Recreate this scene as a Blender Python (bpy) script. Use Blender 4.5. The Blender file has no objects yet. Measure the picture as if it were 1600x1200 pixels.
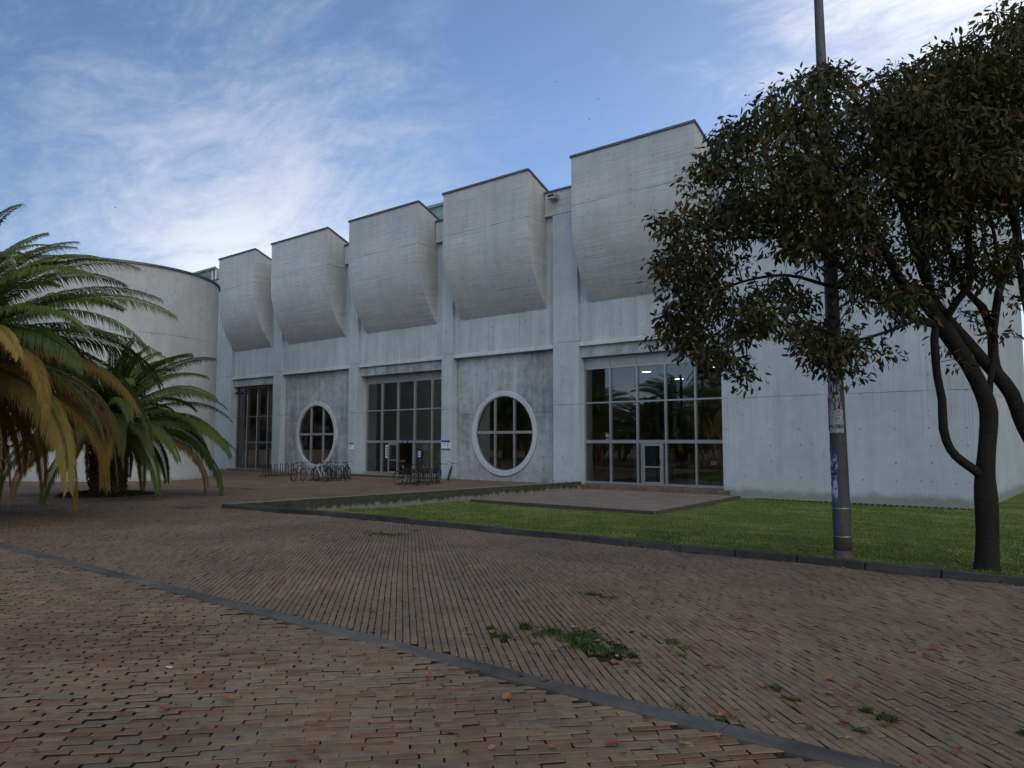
import bpy, bmesh, math, random
import numpy as np
from mathutils import Vector, Matrix
R = math.radians
random.seed(7); rng = np.random.default_rng(7)
scene = bpy.context.scene
C = scene.collection

# ------------------------------------------------------------ camera, sky, sun, exposure
EYE = 1.65
cd = bpy.data.cameras.new('Camera'); cam = bpy.data.objects.new('Camera', cd); C.objects.link(cam)
scene.camera = cam
YAW = R(39.5); PITCH = math.atan(90/1178.)
cam.location = (0, 0, EYE)
cam.rotation_euler = (R(90)+PITCH, 0, YAW)
cd.sensor_width = 36; cd.lens = 1178/1600*36; cd.clip_start = 0.05; cd.clip_end = 2000
scene.render.resolution_x = 1024; scene.render.resolution_y = 768

SUN_AZ = 12.0      # degrees from +Y towards -X
SUN_EL = 24.0
w = bpy.data.worlds.new('World'); scene.world = w; w.use_nodes = True
def sky_world():
    nt = w.node_tree; N = nt.nodes; L = nt.links; N.clear()
    out = N.new('ShaderNodeOutputWorld'); bg = N.new('ShaderNodeBackground')
    sky = N.new('ShaderNodeTexSky'); sky.sky_type = 'NISHITA'; sky.sun_disc = False
    sky.sun_elevation = R(SUN_EL); sky.sun_rotation = -R(SUN_AZ)
    sky.altitude = 2600; sky.air_density = 1.0; sky.dust_density = 0.6; sky.ozone_density = 1.6
    tc = N.new('ShaderNodeTexCoord')
    def vm(op, a, b=None):
        n = N.new('ShaderNodeVectorMath'); n.operation = op
        for i, v in enumerate((a, b)):
            if v is None: continue
            if isinstance(v, (tuple, list)): n.inputs[i].default_value = v
            else: L.new(v, n.inputs[i])
        return n
    def mt(op, a, b=0.0, clamp=False):
        n = N.new('ShaderNodeMath'); n.operation = op; n.use_clamp = clamp
        for i, v in enumerate((a, b)):
            if isinstance(v, (int, float)): n.inputs[i].default_value = v
            else: L.new(v, n.inputs[i])
        return n.outputs[0]
    d = tc.outputs['Generated']
    sep = N.new('ShaderNodeSeparateXYZ'); L.new(d, sep.inputs[0])
    # project the direction on a high flat cloud layer
    zz = mt('ADD', mt('MAXIMUM', sep.outputs[2], 0.0), 0.12)
    cx = mt('DIVIDE', sep.outputs[0], zz); cy = mt('DIVIDE', sep.outputs[1], zz)
    cmb = N.new('ShaderNodeCombineXYZ'); L.new(cx, cmb.inputs[0]); L.new(cy, cmb.inputs[1])
    mp = N.new('ShaderNodeMapping'); L.new(cmb.outputs[0], mp.inputs[0])
    mp.inputs['Rotation'].default_value = (0, 0, R(62)); mp.inputs['Scale'].default_value = (1.0, 2.1, 1)
    n1 = N.new('ShaderNodeTexNoise'); L.new(mp.outputs[0], n1.inputs['Vector'])
    n1.inputs['Scale'].default_value = 1.5; n1.inputs['Detail'].default_value = 12; n1.inputs['Roughness'].default_value = 0.66; n1.inputs['Distortion'].default_value = 0.9
    n2 = N.new('ShaderNodeTexNoise'); L.new(cmb.outputs[0], n2.inputs['Vector'])
    n2.inputs['Scale'].default_value = 0.42; n2.inputs['Detail'].default_value = 3
    n3 = N.new('ShaderNodeTexNoise'); L.new(mp.outputs[0], n3.inputs['Vector'])
    n3.inputs['Scale'].default_value = 7.0; n3.inputs['Detail'].default_value = 8; n3.inputs['Roughness'].default_value = 0.7; n3.inputs['Distortion'].default_value = 1.0
    # cloud banks: one low on the left, one high round the sun, a clear gap between
    def lobe(az, el, k):       # azimuth from +Y towards -X
        v = (-math.sin(R(az))*math.cos(R(el)), math.cos(R(az))*math.cos(R(el)), math.sin(R(el)))
        dt = vm('DOT_PRODUCT', d, v).outputs['Value']
        return mt('POWER', mt('MAXIMUM', dt, 0.0), k)
    bankA = lobe(57, 13, 26); bankB = lobe(6, 33, 26); gap = lobe(43, 35, 60); low = lobe(38, 42, 30)
    cov = mt('ADD', mt('MULTIPLY', bankA, 0.44), mt('MULTIPLY', bankB, 0.62))
    cov = mt('SUBTRACT', cov, mt('MULTIPLY', lobe(30, 28, 60), 0.22))
    fillBankC = lobe(-112, 28, 3.0); fillBankD = lobe(165, 40, 4.0)     # unseen bright clouds added behind and right of the viewer as fill light
    cov = mt('ADD', cov, mt('ADD', mt('MULTIPLY', fillBankC, 1.1), mt('MULTIPLY', fillBankD, 0.5)))
    cov = mt('ADD', cov, mt('MULTIPLY', lobe(58, 6, 50), 0.35))
    cov = mt('ADD', cov, mt('MULTIPLY', n2.outputs[0], 0.20))
    tex = mt('ADD', mt('MULTIPLY', n1.outputs[0], 0.75), mt('MULTIPLY', n3.outputs[0], 0.25))
    m = mt('ADD', mt('MULTIPLY', mt('SUBTRACT', tex, 0.5), 1.7), cov)
    mr = N.new('ShaderNodeMapRange'); mr.interpolation_type = 'SMOOTHSTEP'; L.new(m, mr.inputs[0])
    mr.inputs[1].default_value = 0.06; mr.inputs[2].default_value = 0.95; mr.inputs[3].default_value = 0; mr.inputs[4].default_value = 0.92
    mask = mr.outputs[0]
    # cloud brightness: brighter towards the sun
    sunv = lobe(SUN_AZ-8, SUN_EL+4, 14)
    br = mt('ADD', 5.4, mt('MULTIPLY', sunv, 5.2)); glow = lobe(58, 8, 60); br = mt('ADD', br, mt('MULTIPLY', glow, 3.5)); cov_g = glow
    br = mt('ADD', br, mt('ADD', mt('MULTIPLY', fillBankC, 11.0), mt('MULTIPLY', fillBankD, 6.0)))
    warm = mt('ADD', mt('ADD', sunv, fillBankC), mt('MULTIPLY', glow, 0.7))
    cc = N.new('ShaderNodeMix'); cc.data_type = 'RGBA'; cc.blend_type = 'MIX'
    L.new(mt('MINIMUM', warm, 1.0), cc.inputs[0])
    cc.inputs[6].default_value = (0.80, 0.92, 1.14, 1); cc.inputs[7].default_value = (1.0, 0.97, 0.92, 1)
    cb = vm('SCALE', cc.outputs[2]); L.new(br, cb.inputs['Scale'])
    mix = N.new('ShaderNodeMix'); mix.data_type = 'RGBA'; L.new(mask, mix.inputs[0])
    tint = vm('MULTIPLY', sky.outputs[0], (0.965, 0.995, 1.05))
    L.new(tint.outputs[0], mix.inputs[6]); L.new(cb.outputs[0], mix.inputs[7])
    L.new(mix.outputs[2], bg.inputs[0]); bg.inputs[1].default_value = 0.1
    L.new(bg.outputs[0], out.inputs[0])
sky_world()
sd = bpy.data.lights.new('Sun', 'SUN'); sd.energy = 2.4; sd.angle = R(0.6); sd.color = (1.0, 0.93, 0.82)
sun = bpy.data.objects.new('Sun', sd); C.objects.link(sun)
sv = Vector((-math.sin(R(SUN_AZ))*math.cos(R(SUN_EL)), math.cos(R(SUN_AZ))*math.cos(R(SUN_EL)), math.sin(R(SUN_EL))))
sun.rotation_euler = sv.to_track_quat('Z', 'Y').to_euler(); sun.location = (0, 0, 60)
scene.view_settings.view_transform = 'Standard'; scene.view_settings.look = 'None'
scene.view_settings.gamma = 1; scene.view_settings.exposure = 0.35
scene.render.engine = 'CYCLES'
scene.cycles.max_bounces = 6; scene.cycles.transparent_max_bounces = 16

# ------------------------------------------------------------ projection helpers (where a photo point stands)
_s, _c = math.sin(YAW), math.cos(YAW)
FW = np.array((-_s*math.cos(PITCH), _c*math.cos(PITCH), math.sin(PITCH)))
RT = np.array((_c, _s, 0.0)); UP = np.cross(RT, FW)
CP = np.array((0, 0, EYE))
def at(px, py, Z):
    return CP + Z*(FW + (px-800)/1178.*RT + (600-py)/1178.*UP)
def gz(Y):
    return -0.019*min(max(Y, 0.0), 20.0)

# ------------------------------------------------------------ object helpers
def tag(o, label=None, cat=None, group=None, kind=None):
    if label: o['label'] = label
    if cat: o['category'] = cat
    if group: o['group'] = group
    if kind: o['kind'] = kind
    return o
def empty(name, loc=(0, 0, 0), rz=0, **k):
    o = bpy.data.objects.new(name, None); C.objects.link(o); o.location = loc; o.rotation_euler = (0, 0, rz)
    o.empty_display_size = 0.3
    return tag(o, **k)
class MB:
    def __init__(s): s.v = []; s.f = []; s.m = []; s.sm = []; s.mi = 0; s.smooth = False
    def add(s, vs, fs):
        b = len(s.v); s.v += [tuple(map(float, q)) for q in vs]
        for f in fs: s.f.append(tuple(i+b for i in f)); s.m.append(s.mi); s.sm.append(s.smooth)
    def box(s, x0, x1, y0, y1, z0, z1):
        if x0 > x1: x0, x1 = x1, x0
        if y0 > y1: y0, y1 = y1, y0
        if z0 > z1: z0, z1 = z1, z0
        s.add([(x0,y0,z0),(x1,y0,z0),(x1,y1,z0),(x0,y1,z0),(x0,y0,z1),(x1,y0,z1),(x1,y1,z1),(x0,y1,z1)],
              [(0,3,2,1),(4,5,6,7),(0,1,5,4),(1,2,6,5),(2,3,7,6),(3,0,4,7)])
    def quad(s, a, b, c, d): s.add([a, b, c, d], [(0, 1, 2, 3)])
    def tube(s, pts, rad, n=8, cap=True):
        pts = [Vector(p) for p in pts]; m = len(pts)
        if isinstance(rad, (int, float)): rad = [rad]*m
        t0 = (pts[1]-pts[0]).normalized(); a = t0.orthogonal().normalized()
        vs = []; fs = []
        for i, p in enumerate(pts):
            if i == 0: t = pts[1]-pts[0]
            elif i == m-1: t = pts[-1]-pts[-2]
            else: t = pts[i+1]-pts[i-1]
            t = t.normalized() if t.length > 1e-9 else t0
            a = (a - t*a.dot(t));  a = a.normalized() if a.length > 1e-6 else t.orthogonal().normalized()
            b = t.cross(a)
            for k in range(n):
                an = 2*math.pi*k/n; vs.append(p + (a*math.cos(an)+b*math.sin(an))*rad[i])
        for i in range(m-1):
            for k in range(n):
                k2 = (k+1) % n
                fs.append((i*n+k, i*n+k2, (i+1)*n+k2, (i+1)*n+k))
        if cap:
            fs.append(tuple(range(n))[::-1]); fs.append(tuple((m-1)*n+k for k in range(n)))
        s.add(vs, fs)
    def lathe(s, prof, c=(0, 0, 0), n=24):
        vs = []; fs = []
        for r, z in prof:
            for k in range(n):
                an = 2*math.pi*k/n; vs.append((c[0]+r*math.cos(an), c[1]+r*math.sin(an), c[2]+z))
        for i in range(len(prof)-1):
            for k in range(n):
                k2 = (k+1) % n; fs.append((i*n+k, i*n+k2, (i+1)*n+k2, (i+1)*n+k))
        fs.append(tuple(range(n))[::-1]); fs.append(tuple((len(prof)-1)*n+k for k in range(n)))
        s.add(vs, fs)
    def torus(s, c, r, rr, axis='Y', n=28, m=6):
        vs = []; fs = []
        for i in range(n):
            a = 2*math.pi*i/n
            for j in range(m):
                b = 2*math.pi*j/m; q = r+rr*math.cos(b); h = rr*math.sin(b)
                if axis == 'Y': vs.append((c[0]+q*math.cos(a), c[1]+h, c[2]+q*math.sin(a)))
                else: vs.append((c[0]+q*math.cos(a), c[1]+q*math.sin(a), c[2]+h))
        for i in range(n):
            for j in range(m):
                fs.append((i*m+j, ((i+1) % n)*m+j, ((i+1) % n)*m+(j+1) % m, i*m+(j+1) % m))
        s.add(vs, fs)
    def build(s, name, mats, parent=None, bevel=0, **k):
        me = bpy.data.meshes.new(name); me.from_pydata(s.v, [], s.f); me.update()
        if not isinstance(mats, (list, tuple)): mats = [mats]
        for m in mats: me.materials.append(m)
        me.polygons.foreach_set('material_index', s.m); me.polygons.foreach_set('use_smooth', s.sm)
        o = bpy.data.objects.new(name, me); C.objects.link(o)
        if parent: o.parent = parent
        if bevel:
            b = o.modifiers.new('bevel', 'BEVEL'); b.width = bevel; b.segments = 2; b.limit_method = 'ANGLE'; b.angle_limit = R(40)
        return tag(o, **k)
def npmesh(name, V, F, mat, attr=None, smooth=False, parent=None, **k):
    """fast mesh from numpy: V (n,3), F (m,k) all faces with k corners, attr one float per face"""
    me = bpy.data.meshes.new(name); m, kk = F.shape
    me.vertices.add(len(V)); me.vertices.foreach_set('co', V.astype(np.float32).ravel())
    me.loops.add(m*kk); me.loops.foreach_set('vertex_index', F.astype(np.int32).ravel())
    me.polygons.add(m); me.polygons.foreach_set('loop_start', np.arange(0, m*kk, kk, dtype=np.int32))
    me.polygons.foreach_set('loop_total', np.full(m, kk, dtype=np.int32))
    me.polygons.foreach_set('use_smooth', np.full(m, smooth))
    me.update(calc_edges=True)
    if attr is not None:
        for an, av in attr.items():
            a = me.attributes.new(an, 'FLOAT', 'FACE'); a.data.foreach_set('value', av.astype(np.float32))
    for q in (mat if isinstance(mat, (list, tuple)) else [mat]): me.materials.append(q)
    o = bpy.data.objects.new(name, me); C.objects.link(o)
    if parent: o.parent = parent
    return tag(o, **k)
def copy_tree(o, parent=None):
    c = o.copy(); C.objects.link(c); c.parent = parent
    for ch in [q for q in bpy.data.objects if q.parent == o]: copy_tree(ch, c)
    return c

# ------------------------------------------------------------ materials
class NT:
    def __init__(s, name):
        s.mat = bpy.data.materials.new(name); s.mat.use_nodes = True
        s.nt = s.mat.node_tree; s.N = s.nt.nodes; s.L = s.nt.links
        s.b = s.N['Principled BSDF']; s.b.inputs['Specular IOR Level'].default_value = 0.3
        s.out = s.N['Material Output']
        s._pos = None
    def pos(s):
        if s._pos is None: s._pos = s.N.new('ShaderNodeNewGeometry').outputs['Position']
        return s._pos
    def obj(s): return s.N.new('ShaderNodeTexCoord').outputs['Object']
    def put(s, sock, v):
        if isinstance(v, (int, float)): sock.default_value = v
        elif isinstance(v, (tuple, list)):
            sock.default_value = tuple(v) + ((1,) if len(v) == 3 and sock.type == 'RGBA' else ())
        else: s.L.new(v, sock)
    def m(s, op, a, b=0.0, c=None, clamp=False):
        n = s.N.new('ShaderNodeMath'); n.operation = op; n.use_clamp = clamp
        s.put(n.inputs[0], a); s.put(n.inputs[1], b)
        if c is not None: s.put(n.inputs[2], c)
        return n.outputs[0]
    def map(s, v, scale=(1, 1, 1), rot=(0, 0, 0), loc=(0, 0, 0)):
        n = s.N.new('ShaderNodeMapping'); s.L.new(v, n.inputs[0])
        n.inputs['Scale'].default_value = scale; n.inputs['Rotation'].default_value = rot; n.inputs['Location'].default_value = loc
        return n.outputs[0]
    def noise(s, v, scale, detail=4, rough=0.5, dist=0.0):
        n = s.N.new('ShaderNodeTexNoise'); s.L.new(v, n.inputs['Vector'])
        n.inputs['Scale'].default_value = scale; n.inputs['Detail'].default_value = detail
        n.inputs['Roughness'].default_value = rough; n.inputs['Distortion'].default_value = dist
        return n.outputs[0]
    def vor(s, v, scale, feature='F1'):
        n = s.N.new('ShaderNodeTexVoronoi'); n.feature = feature; s.L.new(v, n.inputs['Vector']); n.inputs['Scale'].default_value = scale
        return n.outputs['Distance'], n.outputs['Color']
    def rng(s, v, a, b, c=0.0, d=1.0, smooth=True):
        n = s.N.new('ShaderNodeMapRange'); s.put(n.inputs[0], v)
        if smooth: n.interpolation_type = 'SMOOTHSTEP'
        for i, q in enumerate((a, b, c, d)): s.put(n.inputs[i+1], q)
        return n.outputs[0]
    def mix(s, f, a, b, blend='MIX'):
        n = s.N.new('ShaderNodeMix'); n.data_type = 'RGBA'; n.blend_type = blend
        s.put(n.inputs[0], f); s.put(n.inputs[6], a); s.put(n.inputs[7], b)
        return n.outputs[2]
    def scale(s, col, f):
        n = s.N.new('ShaderNodeVectorMath'); n.operation = 'SCALE'; s.put(n.inputs[0], col); s.put(n.inputs['Scale'], f)
        return n.outputs[0]
    def ramp(s, f, stops):
        n = s.N.new('ShaderNodeValToRGB'); s.put(n.inputs[0], f); e = n.color_ramp.elements
        while len(e) < len(stops): e.new(0.5)
        for q, (p, c) in zip(e, stops): q.position = p; q.color = tuple(c)+(1,)
        return n.outputs[0]
    def bump(s, h, strength=0.3, dist=0.02):
        n = s.N.new('ShaderNodeBump'); s.put(n.inputs['Height'], h); n.inputs['Strength'].default_value = strength; n.inputs['Distance'].default_value = dist
        s.L.new(n.outputs[0], s.b.inputs['Normal']); return n
    def attr(s, name):
        n = s.N.new('ShaderNodeAttribute'); n.attribute_name = name; return n.outputs['Fac']
    def xyz(s, v):
        n = s.N.new('ShaderNodeSeparateXYZ'); s.L.new(v, n.inputs[0]); return n.outputs
    def col(s, c): s.put(s.b.inputs['Base Color'], c)
    def set(s, rough=0.8, metal=0.0, spec=None):
        s.put(s.b.inputs['Roughness'], rough); s.b.inputs['Metallic'].default_value = metal
        if spec is not None: s.b.inputs['Specular IOR Level'].default_value = spec
        return s.mat
def simple(name, c, rough=0.6, metal=0.0, var=0.15, sc=6.0, spec=0.4):
    t = NT(name); n = t.noise(t.obj(), sc, 5, 0.6)
    t.col(t.scale(tuple(c), t.rng(n, 0.25, 0.75, 1-var, 1+var)))
    return t.set(rough, metal, spec)
def concrete(name, base, ribs='v', blotch=0.25, seams=(), pits=1.0, ribamt=0.10, stain=0.5, damp=None):
    t = NT(name); p = t.pos(); z = t.xyz(p)[2]
    big = t.noise(p, 0.45, 5, 0.6); mid = t.noise(p, 2.6, 7, 0.65); fine = t.noise(p, 30, 4, 0.7)
    streak = t.noise(t.map(p, (2.6, 2.6, 0.22)), 1.0, 6, 0.7)
    f = t.m('ADD', t.rng(big, 0.3, 0.7, -blotch, blotch), t.rng(mid, 0.3, 0.7, -blotch*0.7, blotch*0.7))
    f = t.m('ADD', f, t.rng(streak, 0.3, 0.72, stain*0.16, -stain*0.22))
    f = t.m('ADD', f, t.rng(fine, 0.2, 0.8, -0.07, 0.07))
    if ribs == 'v':      # rough-sawn vertical boards about 6 cm wide
        rb = t.noise(t.map(p, (26, 26, 0.12)), 1.0, 3, 0.6)
        mod = t.rng(t.noise(p, 0.8, 3, 0.5), 0.35, 0.65, 0.25, 1.0)
        line = t.m('MULTIPLY', t.rng(rb, 0.36, 0.5, -1.0, 0.35), mod)
    else:
        rb = t.noise(t.map(p, (0.25, 0.25, 13)), 1.0, 3, 0.6, 0.15)
        mod = t.rng(t.noise(p, 0.9, 3, 0.5), 0.35, 0.65, 0.3, 1.0)
        line = t.m('MULTIPLY', t.rng(rb, 0.38, 0.54, -1.0, 0.4), mod)
    f = t.m('ADD', f, t.m('MULTIPLY', line, ribamt))
    # formwork tie holes on a loose grid, then bug holes
    xs_ = t.xyz(p); wn = t.noise(p, 0.9, 2, 0.5)
    uq = t.m('SUBTRACT', t.m('FRACT', t.m('DIVIDE', t.m('ADD', t.m('ADD', xs_[0], xs_[1]), t.m('MULTIPLY', wn, 0.15)), 1.12)), 0.5)
    vq = t.m('SUBTRACT', t.m('FRACT', t.m('DIVIDE', t.m('ADD', z, t.m('MULTIPLY', wn, 0.1)), 0.62)), 0.5)
    tie = t.m('ADD', t.m('POWER', t.m('MULTIPLY', uq, 1.12), 2.0), t.m('POWER', t.m('MULTIPLY', vq, 0.62), 2.0))
    tie = t.m('MULTIPLY', t.rng(tie, 0.0007, 0.0016, 1.0, 0.0), t.rng(t.noise(p, 1.1, 2, 0.5), 0.45, 0.55, 0.1, 1.0))
    d1, c1 = t.vor(p, 2.1)
    hole = t.rng(d1, 0.045, 0.075, 1.0, 0.0)
    rnd = t.xyz(c1)[0]
    hole = t.m('MULTIPLY', hole, t.rng(rnd, 0.42, 0.5, 0, 1))
    d2, c2 = t.vor(p, 7.5)
    h2 = t.m('MULTIPLY', t.rng(d2, 0.05, 0.12, 1.0, 0.0), t.rng(t.xyz(c2)[0], 0.7, 0.75, 0, 1))
    holes = t.m('MAXIMUM', t.m('MAXIMUM', hole, t.m('MULTIPLY', tie, 0.9)), t.m('MULTIPLY', h2, 0.6))
    f = t.m('SUBTRACT', f, t.m('MULTIPLY', holes, 0.5*pits))
    wob = t.m('MULTIPLY', t.m('SUBTRACT', t.noise(p, 1.4, 4, 0.7), 0.5), 0.07)
    sm = None
    for s0 in seams:
        q = t.rng(t.m('ABSOLUTE', t.m('SUBTRACT', t.m('ADD', z, wob), s0)), 0.010, 0.028, 1.0, 0.0)
        sm = q if sm is None else t.m('MAXIMUM', sm, q)
    h = t.m('SUBTRACT', t.m('ADD', t.m('MULTIPLY', line, 0.5), t.m('MULTIPLY', fine, 0.4)), t.m('MULTIPLY', holes, 2.0))
    if sm is not None:
        brk = t.rng(t.noise(t.map(p, (1, 1, 0.1)), 1.2, 4, 0.7), 0.35, 0.6, 0.25, 1.0)
        sm = t.m('MULTIPLY', sm, brk)
        f = t.m('SUBTRACT', f, t.m('MULTIPLY', sm, 0.38)); h = t.m('SUBTRACT', h, t.m('MULTIPLY', sm, 1.5))
    fac = t.m('MAXIMUM', t.m('ADD', f, 1.0), 0.2)
    tintn = t.noise(p, 0.7, 4, 0.6)
    c = t.mix(t.rng(tintn, 0.3, 0.7), tuple(base), tuple((base[0]*0.93, base[1]*0.99, base[2]*1.05)))
    c = t.scale(c, fac)
    if damp is not None:   # moss and splash dirt that grew at the foot of the wall
        dz, hh, cc = damp
        k = t.rng(t.m('ADD', z, t.m('MULTIPLY', t.m('SUBTRACT', mid, 0.5), -0.6)), dz, dz+hh, 0.75, 0.0)
        c = t.mix(k, c, tuple(cc))
    t.col(c); t.bump(h, 0.45, 0.012)
    return t.set(0.88, 0, 0.25)

E0 = EYE
M = {}
M['wall'] = concrete('pale_board_marked_concrete', (0.375, 0.40, 0.42), 'v', 0.07, seams=(3.42, 6.43), ribamt=0.12, stain=0.25, damp=(-0.45, 0.35, (0.16, 0.17, 0.13)))
M['upwall'] = concrete('ribbed_upper_wall_concrete', (0.375, 0.395, 0.415), 'v', 0.07, seams=(), ribamt=0.15, stain=0.6)
M['shell'] = concrete('curved_shell_concrete', (0.415, 0.41, 0.395), 'h', 0.055, seams=(12.55,), ribamt=0.12, stain=0.35)
M['rough'] = concrete('rough_dark_concrete', (0.29, 0.30, 0.30), 'v', 0.22, seams=(3.1,), pits=1.6, ribamt=0.12, stain=1.0)
M['drum'] = concrete('drum_concrete', (0.43, 0.425, 0.405), 'v', 0.07, seams=(3.6, 7.2), ribamt=0.06, stain=0.35, damp=(-0.45, 0.3, (0.2, 0.2, 0.17)))
M['ledge'] = concrete('ledge_concrete', (0.45, 0.46, 0.47), 'h', 0.08, ribamt=0.03, stain=0.4)
M['ring'] = concrete('window_ring_concrete', (0.42, 0.435, 0.44), 'h', 0.06, ribamt=0.0, stain=0.4, pits=0.4)
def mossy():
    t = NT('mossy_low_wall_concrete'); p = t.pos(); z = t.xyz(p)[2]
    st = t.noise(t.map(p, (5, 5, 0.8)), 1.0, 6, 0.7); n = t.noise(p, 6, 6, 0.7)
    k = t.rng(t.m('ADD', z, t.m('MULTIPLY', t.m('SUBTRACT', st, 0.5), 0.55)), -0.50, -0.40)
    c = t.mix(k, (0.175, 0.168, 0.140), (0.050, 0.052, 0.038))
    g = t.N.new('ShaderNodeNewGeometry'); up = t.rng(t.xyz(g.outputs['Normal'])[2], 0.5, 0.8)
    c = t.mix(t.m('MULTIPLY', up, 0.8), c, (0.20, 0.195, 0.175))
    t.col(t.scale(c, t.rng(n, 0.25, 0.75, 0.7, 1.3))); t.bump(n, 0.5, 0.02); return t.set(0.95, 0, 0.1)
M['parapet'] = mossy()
M['coping'] = simple('zinc_coping', (0.10, 0.11, 0.13), 0.45, 0.6, 0.2, 2.0)
M['alu'] = simple('anodised_aluminium', (0.42, 0.43, 0.44), 0.35, 0.75, 0.08, 2.0)
M['aludark'] = simple('dark_bronze_aluminium', (0.10, 0.10, 0.10), 0.4, 0.6, 0.1, 2.0)
M['spandrel'] = simple('grey_spandrel_panel', (0.30, 0.31, 0.32), 0.4, 0.3, 0.1, 1.0)
M['copper'] = simple('pale_green_patinated_copper', (0.20, 0.27, 0.235), 0.6, 0.2, 0.25, 1.2)
M['black'] = simple('black_paint', (0.022, 0.022, 0.025), 0.45, 0.2, 0.2, 8)
M['rubber'] = simple('tyre_rubber', (0.02, 0.02, 0.02), 0.8, 0, 0.2, 20)
M['steel'] = simple('bright_steel', (0.5, 0.5, 0.5), 0.3, 0.9, 0.1, 10)
def glass():
    t = NT('tinted_window_glass'); N, L = t.N, t.L
    tr = N.new('ShaderNodeBsdfTransparent'); tr.inputs[0].default_value = (0.60, 0.64, 0.62, 1)
    gl = N.new('ShaderNodeBsdfGlossy'); gl.inputs['Roughness'].default_value = 0.012; gl.inputs[0].default_value = (0.95, 0.95, 0.95, 1)
    bp = N.new('ShaderNodeBump'); bp.inputs['Strength'].default_value = 0.02; bp.inputs['Distance'].default_value = 0.02
    L.new(t.noise(t.pos(), 0.9, 2, 0.5), bp.inputs['Height']); L.new(bp.outputs[0], gl.inputs['Normal'])
    fr = N.new('ShaderNodeFresnel'); fr.inputs[0].default_value = 1.55
    f = t.m('ADD', t.m('MULTIPLY', fr.outputs[0], 2.1), 0.02, clamp=True)
    mx = N.new('ShaderNodeMixShader'); L.new(f, mx.inputs[0]); L.new(tr.outputs[0], mx.inputs[1]); L.new(gl.outputs[0], mx.inputs[2])
    L.new(mx.outputs[0], t.out.inputs[0]); return t.mat
M['glass'] = glass()
def lampmat(name, c, s):
    t = NT(name); t.b.inputs['Emission Color'].default_value = tuple(c)+(1,); t.b.inputs['Emission Strength'].default_value = s
    t.col(tuple(c)); return t.set(0.5)
M['lamp'] = lampmat('lit_ceiling_lamp', (1.0, 0.93, 0.8), 10.0)

# bricks: real ones near, a matching pattern far away
BR = [(0.0, (0.132, 0.070, 0.045)), (0.22, (0.158, 0.098, 0.065)), (0.42, (0.152, 0.114, 0.078)), (0.6, (0.180, 0.126, 0.084)),
      (0.75, (0.136, 0.112, 0.084)), (0.88, (0.176, 0.138, 0.090)), (1.0, (0.205, 0.104, 0.060))]
def brick_geo():
    t = NT('worn_clay_paver'); p = t.pos(); a = t.attr('tone')
    c = t.scale(t.ramp(a, BR), 0.92)
    n = t.noise(p, 9, 6, 0.65); n2 = t.noise(p, 60, 4, 0.7); n3 = t.noise(p, 0.55, 4, 0.6)
    f = t.m('ADD', t.rng(n, 0.25, 0.75, 0.78, 1.2), t.rng(n2, 0.2, 0.8, -0.16, 0.16))
    f = t.m('MULTIPLY', f, t.rng(n3, 0.3, 0.7, 0.82, 1.16))
    c = t.scale(c, f)
    moss = t.m('MULTIPLY', t.rng(t.noise(p, 1.6, 6, 0.7), 0.60, 0.74), 0.45)
    c = t.mix(moss, c, (0.055, 0.062, 0.035))
    pale = t.m('MULTIPLY', t.rng(t.noise(p, 5.0, 6, 0.75), 0.62, 0.75), 0.35)
    c = t.mix(pale, c, (0.24, 0.22, 0.19))
    t.col(c); t.bump(t.m('ADD', t.m('MULTIPLY', n2, 0.5), n), 0.5, 0.006)
    return t.set(0.82, 0, 0.3)
def brick_tex(rot):
    t = NT('clay_paver_pattern'); p = t.pos()
    n = t.N.new('ShaderNodeTexBrick'); t.L.new(t.map(p, (1, 1, 1), (0, 0, rot)), n.inputs['Vector'])
    n.offset = 0.5; n.inputs['Scale'].default_value = 1.0; n.inputs['Mortar Size'].default_value = 0.007
    n.inputs['Mortar Smooth'].default_value = 0.2; n.inputs['Bias'].default_value = 0.0
    n.inputs['Brick Width'].default_value = 0.27; n.inputs['Row Height'].default_value = 0.066
    n.inputs['Color1'].default_value = (0, 0, 0, 1); n.inputs['Color2'].default_value = (1, 1, 1, 1); n.inputs['Mortar'].default_value = (0.5, 0.5, 0.5, 1)
    tone = t.xyz(n.outputs[0])[0]
    c = t.ramp(tone, BR)
    n1 = t.noise(p, 9, 5, 0.65); n3 = t.noise(p, 0.55, 4, 0.6)
    c = t.scale(c, t.m('MULTIPLY', t.rng(n1, 0.25, 0.75, 0.8, 1.2), t.rng(n3, 0.3, 0.7, 0.80, 1.15)))
    moss = t.m('MULTIPLY', t.rng(t.noise(p, 0.8, 6, 0.7), 0.60, 0.72), 0.6)
    c = t.mix(moss, c, (0.055, 0.062, 0.035))
    c = t.mix(n.outputs['Fac'], c, (0.030, 0.029, 0.022))
    t.col(c); t.bump(t.m('SUBTRACT', 1.0, n.outputs['Fac']), 0.6, 0.008)
    return t.set(0.85, 0, 0.3)
M['brick'] = brick_geo(); M['pave'] = brick_tex(R(42.5))
def soil():
    t = NT('dark_joint_soil'); p = t.pos()
    g = t.rng(t.noise(p, 1.3, 5, 0.7), 0.5, 0.68)
    c = t.mix(g, (0.030, 0.025, 0.019), (0.030, 0.038, 0.014))
    t.col(t.scale(c, t.rng(t.noise(p, 40, 4, 0.7), 0.2, 0.8, 0.5, 1.5))); t.bump(t.noise(p, 60, 4, 0.7), 0.6, 0.01)
    return t.set(0.95, 0, 0.1)
M['soil'] = soil()
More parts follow.
